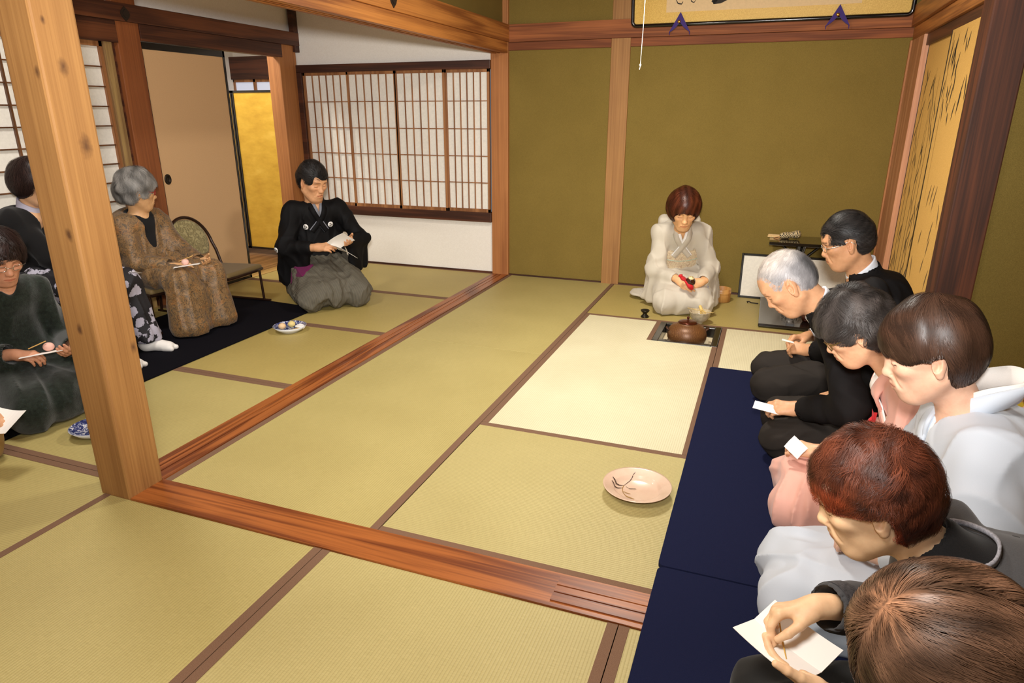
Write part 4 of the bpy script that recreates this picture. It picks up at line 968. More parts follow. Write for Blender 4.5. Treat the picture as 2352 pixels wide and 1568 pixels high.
def sheet(name, c, u, v, w, h, m, label, cat, curl=.0, fold=None, thick=.0012, nx=10, group=None, parts=None):
    """sheet of paper centred at world c, edges along u (width) and v"""
    u, v = unit(u), A3(v); v = unit(v - u * (v @ u)); n = np.cross(u, v); c = A3(c); V = []; F = []
    for j in range(5):
        for i in range(nx + 1):
            a, b = (i / nx - .5), (j / 4 - .5); z = curl * (a * a * 4 - .3) + (0 if fold is None else fold * abs(b) * 2)
            V.append(u * w * a + v * h * b + n * z)
    k = nx + 1
    for j in range(4):
        for i in range(nx): F.append((j * k + i, j * k + i + 1, (j + 1) * k + i + 1, (j + 1) * k + i))
    nv = len(V); V = V + [q - n * thick for q in V]; F = F + [tuple(x + nv for x in reversed(q)) for q in F]
    edge = [i for i in range(k)] + [j * k + nx for j in range(1, 5)] + [4 * k + i for i in range(nx - 1, -1, -1)] + [j * k for j in range(3, 0, -1)]
    for a, b in zip(edge, edge[1:] + edge[:1]): F.append((b, a, a + nv, b + nv))
    o = mesh(name, np.array(V), F, m, None, loc=tuple(c)); return tag(o, label, cat, group)
M_PAPER = plain('paper', (246, 243, 238), 0.8, spec=.2)
M_WHITE_C = cloth('white_cloth', (238, 234, 228), .8, 1200, .08)
M_STEEL = plain('steel', (190, 188, 182), .25, 1.0); M_GOLD = plain('gold', (214, 170, 84), .3, 1.0)
def glasses(p, m, w=.0, zc=.004, x0=.102, half=(.020, .013), thick=.0013, wire=True, temple_z=.008):
    """spectacles in head space"""
    mb = MB(); to = lambda q: p.H + p.R @ (A3(q) * p.hs)
    for q in (-1, 1):
        cy = q * .0335; pts = []
        for i in range(25):
            a = 2 * PI * i / 24; ca, sa = math.cos(a), math.sin(a); ex = .55
            pts.append(to((x0 - .010 * ((cy + half[0] * ca) / .05) ** 2, cy + half[0] * np.sign(ca) * abs(ca) ** ex, zc + half[1] * np.sign(sa) * abs(sa) ** ex)))
        mb.tube(pts, thick, 6, caps=False)
        mb.tube([to((x0 - .012, q * .0555, zc + .006)), to((x0 - .022, q * .073, temple_z)), to((.03, q * .080, temple_z)), to((-.004, q * .083, temple_z + .010)), to((-.022, q * .084, temple_z - .010))], thick, 6)
    mb.tube([to((x0, -.0125, zc + .003)), to((x0 + .004, 0, zc + .006)), to((x0, .0125, zc + .003))], thick, 6)
    return mb.build('glasses', m, p.root)

# ---------------------------------------------------------------- pale blue kimono
def pale_lady():
    F = Fr(2.66, .08, PI)
    p = figure('woman with smooth dark brown hair in a pale blue kimono with black obi', (2.66, .08, 0), PI, F.p(2.555, .078, .680), F.p(2.452, .055, .812), (0.0, .38, 0.0),
        [dict(side=1, pole=A3((.15, .3, -1)), w=F.p(2.42, -.02, .30), d=F.d(-.7, .7, -.15), n=F.d(-.1, -.3, .9)), dict(side=-1, pole=A3((.15, -.3, -1)), w=F.p(2.42, .16, .30), d=F.d(-.7, -.7, -.15), n=F.d(-.1, .3, .9))],
        s=.98, age=.25, skin=(232, 186, 158), hres=.002, bres=.005)
    m = cloth('pale_blue_silk', (204, 212, 223), .6, 1500, .1, .03, .2)
    g = clothes_grid(p, .0055); torso_cloth(g, p, .018, 1.02); seiza_lap(g, p, .43)
    for sd in (1, -1): kimono_sleeve(g, p, sd, .28); g.cap(p.S[sd] - p.l * sd * .06 - p.up * .05, p.E[sd] - p.l * sd * .03 + A3((0, 0, .03)), .085, .070, .08)
    g.ell(p.pelvis - p.f * .03 + A3((0, 0, .05)), (.13, .19, .16), .05)
    neck_hole(g, p, .12, .051)
    g.folds(.007, 55, (1, 1, .35), 11, .6, zone=g.wrist_calm(p)); g.cutbelow(.004); net_obj('kimono', g, m, p.root)
    collar(p, m, M_WHITE_C, g, gap=.040)
    mo = cloth('black_obi', (18, 18, 24), .45, 700, .2, .3); obi(p, mo, g, .22, .56)
    c = p.pelvis + p.up * p.L * .46 - p.f * .225; box_at('obi_knot', p, c, (.045, .15, .15), mo, .035, folds=(.006, 20, (1, 1, 1), 3))
    box_at('obi_scarf', p, p.pelvis + p.up * p.L * .46 + p.up * .165 - p.f * .19, (.05, .155, .014), cloth('pink_crepe', (226, 184, 178), .7), .012, folds=(.004, 30, (1, 1, 1), 4))
    cord = MB(); R = T_(p); cc = p.pelvis + p.up * p.L * .40; cord.tube([cc + p.f * (.158 * math.cos(a)) + p.l * (.198 * math.sin(a)) - p.f * (.13 if math.cos(a) < -.2 else .0) for a in np.linspace(0, 2 * PI, 41)], .006, 8, caps=False); cord.build('obi_cord', cloth('pink_cord', (222, 160, 140), .7), p.root)
    rosette(p, p.N + p.f * .125 - p.up * .14 + p.l * .075, p.f * .7 + p.l * .5 + p.up * .3, cloth('red_ribbon', (206, 36, 44), .6), .024)
    al = hairline(.07, .058, True, -.082, .046, .014, earr=(.026, .03, .036))
    def flow(P):
        v = P - A3((-.055, -.01, .135)); v /= np.linalg.norm(v, axis=1)[:, None] + .01; fr = np.clip((P[:, 0] - .0) / .07, 0, 1)[:, None]
        return v + A3((-.12, 0, -.55)) + fr * np.stack([-.5 + 0 * P[:, 0], .9 * np.sign(P[:, 1] + .02), -.5 + 0 * P[:, 0]], 1)
    def tf(P): n = np.sin(P[:, 0] * 55 + P[:, 1] * 20 - P[:, 2] * 50 + 2 * np.sin(P[:, 2] * 31)) ; return np.stack([1 + .12 * n, 1 + .10 * n, 1 + .08 * n], 1)
    hair(p, hair_mat('hair_dark_brown', (62, 42, 31), .42), hv(.015, .008, .0, .002, (-.045, .092)), al, flow, 16000, (.07, .12), .0009, (.0010, 5), .0035, (.6, 1.4), tf, .0035, 12, .16, 3, .25, .65, clump=320)
    return p
pale_lady()
# ---------------------------------------------------------------- men in dark suits
M_SUIT = cloth('black_suit', (26, 24, 24), .75, 1400, .15, .25, .0, .12); M_TROU = cloth('dark_trousers', (46, 41, 37), .8, 1400, .15, .15, .0, .12)
M_SHIRT = cloth('white_shirt', (236, 238, 244), .7, 1500, .08, .02)
def neck_dir(p): return unit(p.H + p.R @ A3((-.030, 0, -.06)) * p.hs - p.N + p.up * .03)
def coat(p, g, t=.014, r=(.066, .060, .050), cut=.035, wide=1.0, belly=0.0, skirt=True):
    s = p.s; torso_cloth(g, p, t, wide, belly=belly)
    for sd in (1, -1):
        fo = unit(p.Wr[sd] - p.E[sd]); g.chain([p.S[sd] - p.l * sd * .02, p.E[sd], p.Wr[sd] - fo * cut], [r[0] * s, r[1] * s, r[2] * s], .03)
        g.cap(p.Wr[sd] - fo * .050, p.Wr[sd] + fo * .06, r[2] * s - .009, None, .004, 's')
    if skirt: g.ell(p.pelvis - p.f * .01 - A3((0, 0, .03)), (.155 * s + t, .185 * s + t, .13 * s), .05)
def ring_collar(p, name, m, r0, r1, h, z=-.02, front=.35, h_=.0035, cutv=.0):
    """standing collar: a hollow ring around the neck, lower in front, open at the throat"""
    nd = neck_dir(p); c = p.N + p.f * .002; g = Grid(c - .13, c + .13, h_); g.cap(c + nd * z, c + nd * (h + .03), r1 + .002, r1 - .003, 0); g.cap(c + nd * (z - .05), c + nd * (h + .08), r0 + .001, r0 - .002, .003, 's')
    g.half(c + nd * h, unit(nd + p.f * front), .004); g.half(c + nd * z, -unit(nd + p.f * front * .6), .004)
    if cutv: g.cap(c + p.f * .08 + nd * h, c + p.f * .075 - p.up * .08, cutv, .004, .004, 's')
    return net_obj(name, g, m, p.root)
def shirt_collar(p, m, drop=0, name='shirt_collar'): return ring_collar(p, name, m, (.0555 if p.male else .049) * p.s, (.067 if p.male else .061) * p.s, .040, -.02, .45, cutv=.014)
def lapels(p, g, m):
    N, f, l, u = p.N, p.f, p.l, p.up
    for q in (1, -1):
        P = np.array([N - f * .02 + l * q * .074 - u * .004, N + f * .02 + l * q * .078 - u * .03, N + f * .085 + l * q * .060 - u * .13, N + f * .125 + l * q * .020 - u * .24]); P = g.snap(P, .003, 5)
        D = [-l * q * .9 + u * .3, -l * q * .9 + u * .3, -l * q * .9 + u * .1, -l * q]
        band('lapel', P, D, [.012, .034, .042, .012], .006, m, p.root, 30)
def suit(p, tie=None, seed=1, kx=.42, ky=.11, pin=None):
    g = clothes_grid(p, .006); coat(p, g); nd = neck_dir(p); g.cap(p.N - nd * .03, p.N + nd * .014, .084, .078, .02); g.cap(p.N - nd * .02, p.N + nd * .12, .068 * p.s, .070 * p.s, .006, 's'); g.cap(p.N + p.up * .02 + p.f * .04, p.N + p.f * .11 - p.up * .17, .050, .004, .008, 's'); g.folds(.0055, 60, (1, 1, .7), seed, .5, zone=g.wrist_calm(p)); g.cutbelow(.07); net_obj('suit_jacket', g, M_SUIT, p.root, 4)
    q = clothes_grid(p, .006); seiza_lap(q, p, kx, ky, .080, .006, .02, False); q.folds(.0045, 70, (.6, 1, 1), seed + 1, .6); q.cutbelow(.004); net_obj('trousers', q, M_TROU, p.root)
    sh = Grid(p.N - .25, p.N + .16, .005); torso_cloth(sh, p, .004); g_nd = neck_dir(p); sh.cap(p.N - g_nd * .04, p.N + g_nd * .005, .060, .056, .02); neck_hole(sh, p, .0, .050); net_obj('shirt', sh, M_SHIRT, p.root)
    shirt_collar(p, M_SHIRT); lapels(p, g, M_SUIT)
    for sd in (1, -1):
        fo = unit(p.Wr[sd] - p.E[sd]); c = p.Wr[sd]; mb = MB(); mb.tube([c - fo * .080, c - fo * .008], [.040, .037], 20, caps=False); mb.tube([c - fo * .008, c - fo * .08], [.0335, .0365], 20, caps=False); mb.build('shirt_cuff', M_SHIRT, p.root)
    if tie:
        mt = cloth('tie_%d' % seed, tie, .5, 700); t0 = p.N + p.f * .060 - p.up * .055; mb = MB(); mb.tube([t0 + p.up * .018, t0 - p.up * .02], [.017, .013], 10, flat=.8); mb.tube(list(sh.snap(np.array([t0 - p.up * .02, t0 + p.f * .02 - p.up * .09, t0 + p.f * .035 - p.up * .17]), .004)), [.012, .018, .022], 10, flat=.35); mb.build('tie', mt, p.root)
    if pin is not None: MB().sphere(tuple(g.snap(np.array([pin]), .006)[0]), (.006, .006, .006), 10, 8).build('lapel_pin', M_GOLD, p.root)
    return g
def grey_man():
    o = (2.67, 1.12); F = Fr(*o, PI)
    p = figure('grey-haired man in a black suit bowing low on the navy carpet', (*o, 0), PI, F.p(2.305, 1.09, .628), F.p(2.172, 1.07, .722), (.05, .80, 0),
        [dict(side=1, w=F.p(2.275, .99, .245), d=F.d(-.95, .05, -.12), n=F.d(-.1, -.55, .8), curl=(.5, .8, .5), thumb=(.8, .4, .45)), dict(side=-1, w=F.p(2.44, 1.20, .26), d=F.d(-.8, -.5, -.2), n=F.d(-.1, .3, .9), curl=(.4, .6, .4))],
        s=1.0, male=True, age=.85, skin=(216, 164, 124), hres=.0022, bres=.005, brow=(.55, .48, .42))
    g = suit(p, (36, 44, 70), 21, .45, .12)
    q = g.snap(np.array([F.p(2.30, 1.03, .47)]), .004)[0]; n = g.grad(np.array([q]))[0]; a = unit(np.cross(n, A3((0, .3, 1)))); b = np.cross(n, a); MB().add([q + a * .016 + b * .010, q - a * .004 + b * .022, q - a * .020 - b * .010, q + a * .004 - b * .020] + [q - n * .004 + v for v in (a * .016 + b * .010, -a * .004 + b * .022, -a * .020 - b * .010, a * .004 - b * .020)], [(0, 1, 2, 3), (7, 6, 5, 4), (0, 4, 5, 1), (1, 5, 6, 2), (2, 6, 7, 3), (3, 7, 4, 0)]).build('pocket_tag', cloth('orange_tag', (222, 142, 50), .6), p.root)
    al = hairline(.06, .073, True, -.068, .055, .004, earr=(.030, .03, .042))
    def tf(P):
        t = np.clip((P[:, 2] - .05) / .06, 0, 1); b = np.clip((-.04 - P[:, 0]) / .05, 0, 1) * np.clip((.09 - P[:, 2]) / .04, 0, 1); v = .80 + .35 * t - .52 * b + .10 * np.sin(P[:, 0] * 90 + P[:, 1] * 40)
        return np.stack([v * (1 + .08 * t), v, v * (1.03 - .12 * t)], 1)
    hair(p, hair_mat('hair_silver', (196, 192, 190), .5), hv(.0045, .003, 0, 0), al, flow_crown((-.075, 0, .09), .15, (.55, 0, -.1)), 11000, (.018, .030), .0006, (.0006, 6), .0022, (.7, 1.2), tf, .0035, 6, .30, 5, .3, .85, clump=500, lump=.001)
    return p
def glasses_man():
    o = (2.63, 1.72); F = Fr(*o, PI)
    p = figure('man with black side-swept hair and wire glasses in a black suit, farthest in the row', (*o, 0), PI, F.p(2.505, 1.70, .655), F.p(2.415, 1.675, .795), (.06, .38, 0),
        [dict(side=1, w=F.p(2.345, 1.70, .262), d=F.d(-.85, .45, -.12), n=F.d(-.25, -.55, .75), curl=(.55, .8, .5), thumb=(.8, .35, .5)), dict(side=-1, w=F.p(2.34, 1.90, .272), d=F.d(-.85, -.4, -.1), n=F.d(-.2, .45, .8), curl=(.7, .9, .5), thumb=(.85, .3, .5))],
        s=1.03, male=True, age=.7, skin=(212, 158, 116), hres=.0025, bres=.005, hs=1.0, brow=(.25, .2, .18))
    suit(p, (38, 66, 92), 31, .45, .12, pin=p.N + p.f * .10 + p.l * .085 - p.up * .10)
    glasses(p, M_STEEL)
    W = p.Wr[1]; fo = unit(W - p.E[1]); mb = MB(); mb.tube([W - fo * .012, W - fo * .004], [.030, .030], 20, caps=False); mb.tube([W - fo * .008 + A3((0, .012, .024)), W - fo * .008 + A3((0, .014, .031))], [.015, .015], 16); mb.build('wristwatch', M_STEEL, p.root)
    al = hairline(.06, .062, True, -.066, .056, .016)
    def flow(P): return np.stack([-.75 + 0 * P[:, 0], -.6 * np.sign(P[:, 1] - .035) , -.25 - 1.2 * np.clip(np.abs(P[:, 1]) - .05, 0, 1) * 10], 1)
    def tf(P): v = .9 + .25 * np.sin(P[:, 2] * 260 + P[:, 1] * 160) ; g_ = np.clip((.05 - P[:, 2]) / .07, 0, 1); return np.stack([v + .8 * g_] * 3, 1)
    hair(p, hair_mat('hair_black', (38, 34, 32), .5), hv(.011, .006, 0, 0), al, flow, 8000, (.05, .09), .0008, (.0005, 4), .003, (.6, 1.5), tf, .004, 9, .16, 6, .3, .6, clump=260)
    return p
# ---------------------------------------------------------------- pink kimono
def pink_lady():
    o = (2.67, .60); F = Fr(*o, PI)
    p = figure('woman with wavy dark grey hair and glasses in a pink kimono', (*o, 0), PI, F.p(2.50, .595, .585), F.p(2.362, .585, .700), (.03, .62, 0),
        [dict(side=1, w=F.p(2.335, .585, .265), d=F.d(-.93, .15, -.05), n=F.d(-.05, -.5, .85), curl=(.45, .6, .4), per=(None, None, None, (.05, .2, .15)), thumb=(.8, .4, .45)), dict(side=-1, w=F.p(2.42, .685, .275), d=F.d(-.85, -.45, .0), n=F.d(-.1, .2, .95), curl=(.6, .7, .5))],
        s=.95, age=.6, skin=(230, 180, 142), hres=.0025, bres=.005)
    m = cloth('pink_silk', (234, 176, 158), .6, 1500, .1, .03, .2)
    g = clothes_grid(p, .006); torso_cloth(g, p, .016); seiza_lap(g, p, .43, .10, .09)
    for sd in (1, -1): kimono_sleeve(g, p, sd, .24)
    neck_hole(g, p, .12, .056); g.folds(.0075, 52, (1, 1, .45), 41, .65, zone=g.wrist_calm(p)); g.cutbelow(.004); net_obj('kimono', g, m, p.root)
    collar(p, m, M_WHITE_C, g, gap=.02); obi(p, cloth('cream_obi', (226, 204, 168), .5, 500, .2, .15), g, .22, .54)
    box_at('obi_knot', p, p.pelvis + p.up * p.L * .44 - p.f * .20, (.04, .13, .13), cloth('cream_obi', (226, 204, 168)), .03)
    rosette(p, p.N + p.f * .12 - p.up * .13 + p.l * .07, p.f * .8 + p.l * .4 + p.up * .3, cloth('red_ribbon', (206, 36, 44), .6), .024, seed=2)
    glasses(p, plain('tortoise_rim', (120, 96, 52), .3, .3), zc=.002, half=(.022, .017), thick=.0017)
    al = hairline(.065, .058, True, -.075, .046, -.008, earr=(.022, .03, .030))
    def tf(P): v = .85 + .45 * np.clip(np.sin(P[:, 0] * 70 + P[:, 2] * 60 + 2 * np.sin(P[:, 1] * 60)), -.4, 1) * np.clip((P[:, 2] - .0) / .1, 0, 1); return np.stack([v * 1.04, v, v * .94], 1)
    hair(p, hair_mat('hair_charcoal', (68, 62, 60), .5), hv(.022, .012, .004, .004, (-.04, .085)), al, flow_crown((-.03, .02, .13), .5, (.2, 0, 0)), 12000, (.05, .085), .0008, (.0035, 7), .007, (.55, 1.5), tf, .004, 12, .40, 7, .3, .7, clump=150, lump=.006)
    return p
# ---------------------------------------------------------------- red-haired woman in grey jacket
def red_lady():
    o = (2.66, -.47); F = Fr(*o, PI)
    p = figure('woman with short red brown hair in a grey knit jacket, picking up a sweet', (*o, 0), PI, F.p(2.405, -.47, .612), F.p(2.293, -.464, .694), (.0, .44, 0),
        [dict(side=1, w=F.p(2.268, -.53, .292), d=F.d(-.80, .52, .05), n=F.d(-.35, -.55, -.65), curl=(.22, .3, .2), thumb=(.55, .75, -.15), tcurl=(.1, .15)), dict(side=-1, w=F.p(2.248, -.39, .385), d=F.d(-.93, -.25, -.25), n=F.d(-.25, .35, .9), curl=(.75, .85, .45), per=((.75, .65, .3), (.95, .8, .4), None, None), thumb=(.85, .45, .35), tcurl=(.2, .35))],
        s=.97, age=.45, skin=(242, 202, 160), hres=.0018, bres=.005, hs=.90)
    m = cloth('grey_knit', (74, 74, 76), .9, 500, .4, .12, .2); mk = cloth('black_knit', (22, 21, 22), .9, 500, .3, .3)
    g = clothes_grid(p, .0055); coat(p, g, .013, (.064, .06, .052), .045); g.cap(p.N + p.up * .02 - p.f * .01, p.N + p.up * .12 + p.f * .05, .085, .12, .01, 's'); neck_hole(g, p, .20, .062, 1.1); g.folds(.006, 55, (1, 1, .7), 51, .5, zone=g.wrist_calm(p)); g.cutbelow(.06); net_obj('jacket', g, m, p.root)
    q = Grid(p.N - .3, p.N + .2, .005); torso_cloth(q, p, .008); nd = neck_dir(p); q.cap(p.N - nd * .05, p.N + nd * .012, .066, .059, .03); q.cap(p.N - nd * .03, p.N + nd * .10, .0485, .051, .004, 's'); net_obj('black_top', q, mk, p.root, 4); ring_collar(p, 'knit_collar', mk, .047, .058, .020, -.03, .35)
    N, f, l, u = p.N, p.f, p.l, p.up; pts = []; dr = []
    for a in np.linspace(-2.5, 2.5, 9):
        c, s_ = math.cos(a), math.sin(a); pts.append(N - f * c * .092 + l * s_ * .090 - u * (.006 + .05 * (abs(a) / 2.5) ** 3) - f * .004); dr.append(u * .8 - f * c * .3 + l * s_ * .3)
    pts = list(g.snap(np.array(pts), .004, 3)); band('trim_piping', pts, dr, [.010] * 9, .005, cloth('silver_trim', (150, 150, 158), .8, 260, .6, .3), p.root, 44)
    ml = cloth('lace_trim', (66, 64, 66), .8, 180, .9, .5)
    for sd in (1, -1):
        fo = unit(p.Wr[sd] - p.E[sd]); c = p.Wr[sd] - fo * .045; mb = MB(); mb.tube([c - fo * .05, c - fo * .02, c + fo * .012], [.050, .054, .050], 24, caps=False); mb.build('lace_cuff', ml, p.root)
    z = clothes_grid(p, .006); seiza_lap(z, p, .49, .11, .088, .01, .04); z.folds(.004, 60, (.6, 1, 1), 52, .6); z.cutbelow(.004); net_obj('skirt', z, cloth('black_skirt', (26, 26, 26), .85, 900, .2, .2), p.root)
    al = hairline(.07, .040, True, -.078, .050, .020, earr=(.026, .03, .036))
    def tf(P):
        fr = np.clip((P[:, 0] - .02) / .05, 0, 1) * np.clip((.085 - P[:, 2]) / .05, 0, 1); fr = np.maximum(fr, .5 * np.clip((.0 - P[:, 2]) / .04, 0, 1) * (P[:, 0] > -.03)); n = .9 + .35 * np.sin(P[:, 0] * 80 + 3 * np.sin(P[:, 2] * 50)) * np.sin(P[:, 2] * 70 + P[:, 1] * 50)
        return np.stack([n * (1 + 1.9 * fr), n * (1 + .75 * fr), n * (1 + .15 * fr)], 1)
    def flow(P):
        v = P - A3((-.062, .0, .115)); v /= np.linalg.norm(v, axis=1)[:, None] + .01; sw = np.sin(P[:, 0] * 45 + P[:, 2] * 38)[:, None]
        return v + A3((.1, 0, -.3)) + sw * np.stack([.35 + 0 * P[:, 0], .3 * np.ones(len(P)), .4 * np.ones(len(P))], 1)
    hair(p, hair_mat('hair_auburn', (94, 48, 30), .5), hv(.012, .008, .0, .0, (-.05, .080)), al, flow, 20000, (.035, .06), .0007, (.0028, 7), .008, (.5, 1.4), tf, .0035, 10, .42, 8, .25, .62, clump=300, lump=.005)
    return p
# ---------------------------------------------------------------- nearest woman, seen from above
def near_lady():
    o = (2.66, -.93); F = Fr(*o, PI)
    p = figure('woman with long brown parted hair nearest the camera, head bowed, at the lower right corner', (*o, 0), PI, F.p(2.52, -.935, .565), F.p(2.318, -.905, .713), (.12, .50, .10),
        [dict(side=1, w=F.p(2.36, -1.03, .26), d=F.d(-.85, .45, -.1), n=F.d(-.1, -.3, .9)), dict(side=-1, w=F.p(2.36, -.83, .26), d=F.d(-.85, -.45, -.1), n=F.d(-.1, .3, .9))],
        s=.97, age=.3, skin=(230, 184, 148), hres=.0025, bres=.005)
    g = clothes_grid(p, .006); coat(p, g, .018); neck_hole(g, p, .06, .058); g.folds(.005, 55, (1, 1, .7), 61, .5, zone=g.wrist_calm(p)); g.cutbelow(.06); net_obj('blouse', g, cloth('charcoal_blouse', (60, 58, 60), .85, 700), p.root)
    z = clothes_grid(p, .006); seiza_lap(z, p, .42, .11, .088, .01, .04); z.cutbelow(.004); net_obj('skirt', z, cloth('black_skirt', (26, 26, 26), .85, 900, .2, .2), p.root)
    al = hairline(.075, .052, True, -.125, .052, -.006, earr=(.026, .03, .034))
    def flow(P):
        v = P - A3((.024, .030, .122)); n_ = np.linalg.norm(v, axis=1)[:, None]; v = v / (n_ + .006)
        return v + np.clip(n_ / .06, 0, 1) * A3((-.75, 0, -.35)) + np.stack([0 * P[:, 0], .35 * np.sign(P[:, 1] - .030), 0 * P[:, 0]], 1)
    def tf(P):
        d = np.linalg.norm(P - A3((.026, .030, .124)), axis=1); st = np.exp(-(d / .030) ** 2) * (.75 + .5 * np.sin(np.arctan2(P[:, 1] - .03, P[:, 0] - .026) * 11)); n = .9 + .30 * np.sin(P[:, 1] * 190 + 2 * np.sin(P[:, 0] * 30)) + .25 * np.sin(P[:, 2] * 120 + P[:, 1] * 60)  # st: pale star at the parting, scalp and its glint painted into the tint
        return np.stack([n + 2.4 * st, n + 2.2 * st, n + 1.9 * st], 1)
    hair(p, hair_mat('hair_brown', (106, 78, 60), .40), hv(.016, .010, .004, .006, (-.055, .095)), al, flow, 24000, (.08, .15), .0007, (.0010, 6), .002, (.6, 1.4), tf, .0035, 14, .15, 9, .25, .85, clump=420)
    c = p.H + p.R @ A3((-.135, .0, -.03)) * p.hs; bg = Grid(c - .09, c + .09, .004); bg.ell(c, (.05, .055, .05), 0); bg.folds(.006, 90, (1, 1, 1), 3, .8); V, Fc = bg.net(1)
    b = mesh('hair_bun', V, Fc, hair_mat('hair_brown', (106, 78, 60), .40), p.root, smooth=True); colour_attr(b, np.full((len(V), 3), .8))
    return p
grey_man(); glasses_man(); pink_lady(); red_lady(); near_lady()
# ---------------------------------------------------------------- tea host
def host():
    h = -1.33; o = (1.49, 3.40); F = Fr(*o, h)
    p = figure('tea host, woman in cream kimono wiping a tea caddy with red cloth', (*o, 0), h, F.p(1.515, 3.24, .585), F.p(1.542, 3.02, .728), (.02, .48, 0),
        [dict(side=1, w=F.p(1.70, 3.07, .235), d=F.d(-.75, -.55, -.25), n=F.d(.45, -.75, .3), curl=(.45, .55, .35), thumb=(.8, .45, .4)), dict(side=-1, w=F.p(1.535, 3.04, .245), d=F.d(.72, -.55, -.35), n=F.d(-.5, -.7, .45), curl=(.35, .45, .3), thumb=(.85, .4, .3))],
        s=1.0, age=.5, skin=(228, 178, 128), hres=.003, bres=.006, hs=1.04)
    m = cloth('cream_silk', (196, 187, 170), .6, 1500, .1, .03, .2)
    g = clothes_grid(p, .006); torso_cloth(g, p, .014); seiza_lap(g, p, .40, .12, .09)
    kimono_sleeve(g, p, -1, .32, dirn=p.root.matrix_world.to_3x3().inverted() @ Vector((0, 0, -1)) if False else (-.12, -.30, -1), floor=.03); kimono_sleeve(g, p, 1, .26, dirn=(-.1, .28, -1))
    g.ell((-.06, -.23, .035), (.12, .11, .026), .05); g.ell((-.05, .25, .05), (.12, .10, .045), .05)
    neck_hole(g, p, .10, .054); g.folds(.006, 55, (1, 1, .45), 71, .6, zone=g.wrist_calm(p)); g.cutbelow(.004); net_obj('kimono', g, m, p.root)
    collar(p, m, M_WHITE_C, g, gap=.03)
    t = NT('patterned_obi'); n1 = t.noise(t.coord(), 34, 5, .6, 1.5); r = t.ramp(n1, 0, [(.36, lin((196, 178, 146))), (.5, lin((216, 198, 164))), (.56, lin((170, 140, 112))), (.62, lin((222, 206, 176)))]); t.base(r, 0); t.set(Roughness=.5)
    obi(p, t.m, g, .24, .58, .012); box_at('obi_knot', p, p.pelvis + p.up * p.L * .52 - p.f * .20 , (.045, .15, .14), m, .03, folds=(.006, 30, (1, 1, 1), 3))
    q = Grid(g.lo, g.lo + g.h * (g.n - 2), .004); torso_cloth(q, p, .031); q.half(p.pelvis + p.up * p.L * .425, p.up, .003); q.half(p.pelvis + p.up * p.L * .405, -p.up, .003); net_obj('obi_cord', q, cloth('pale_green_cord', (176, 190, 168), .6), p.root)
    ml = cloth('lavender_lining', (176, 170, 196), .7)
    for sd in (1, -1):
        fo = unit(p.Wr[sd] - p.E[sd]); c = p.Wr[sd] - fo * .045; dv = unit(A3((-.12, sd * .3, -1)))
        band('sleeve_lining', [c + fo * .004 + dv * k for k in (.045, .10, .16, .22)], [fo] * 4, [.012] * 4, .05, ml, p.root, 20)
    al = hairline(.06, .045, False, -.05, .055, -.07, bob=-.078)
    def tf(P): v = .9 + .3 * np.sin(P[:, 1] * 160 + 2 * np.sin(P[:, 2] * 40)); return np.stack([v * 1.1, v, v * .9], 1)
    hair(p, hair_mat('hair_chestnut', (82, 42, 26), .36), hv(.020, .010, .006, .004, (-.055, .10)), al, flow_crown((-.01, .015, .14), .55), 9000, (.07, .12), .0009, (.001, 6), .004, (.55, 1.4), tf, .004, 11, .18, 10, .3, .5, clump=200, over=.0, rag=.004)
    # what she holds
    c = F.o + F.R @ A3(p.Wr[1] * .5 + p.Wr[-1] * .5 + A3((.085, .0, -.0))); c = A3((1.628, 2.950, .262))
    cd = empty('tea_caddy', tuple(c - A3((0, 0, .03))), 0, 'dark brown tea caddy with an ivory lid held by the tea host', 'tea caddy')
    Mt = Matrix.Rotation(.38, 4, 'X') @ Matrix.Rotation(.15, 4, 'Y')
    MB().lathe([(0, 0), (.020, 0), (.030, .012), (.034, .032), (.031, .046), (.021, .054), (.021, .060), (0, .060)], 28, M=Mt).build('jar', plain('brown_glaze', (58, 30, 18), .18, coat=.5), cd)
    MB().lathe([(0, .0725), (.004, .0725), (.004, .068), (.018, .066), (.0195, .060), (0, .060)], 24, M=Mt).build('lid', plain('ivory', (236, 214, 160), .4), cd)
    rc = Grid((-.09, -.06, -.07), (.09, .06, .07), .003); rc.rbox((0, 0, 0), (.058, .024, .009), .008, 0, R=np.array(Matrix.Rotation(.75, 3, 'Y'))); rc.rbox((.045, 0, -.045), (.016, .022, .010), .008, .02, R=np.array(Matrix.Rotation(1.2, 3, 'Y'))); rc.folds(.003, 110, (1, 1, 1), 2, .5)
    V, Fc = rc.net(1); tag(mesh('wiping_cloth', V, Fc, cloth('red_silk', (196, 30, 36), .55, 1200), None, loc=(c[0] - .028, c[1] - .018, c[2] + .004), smooth=True), 'folded red silk cloth in the tea host\'s right hand', 'cloth')
    return p
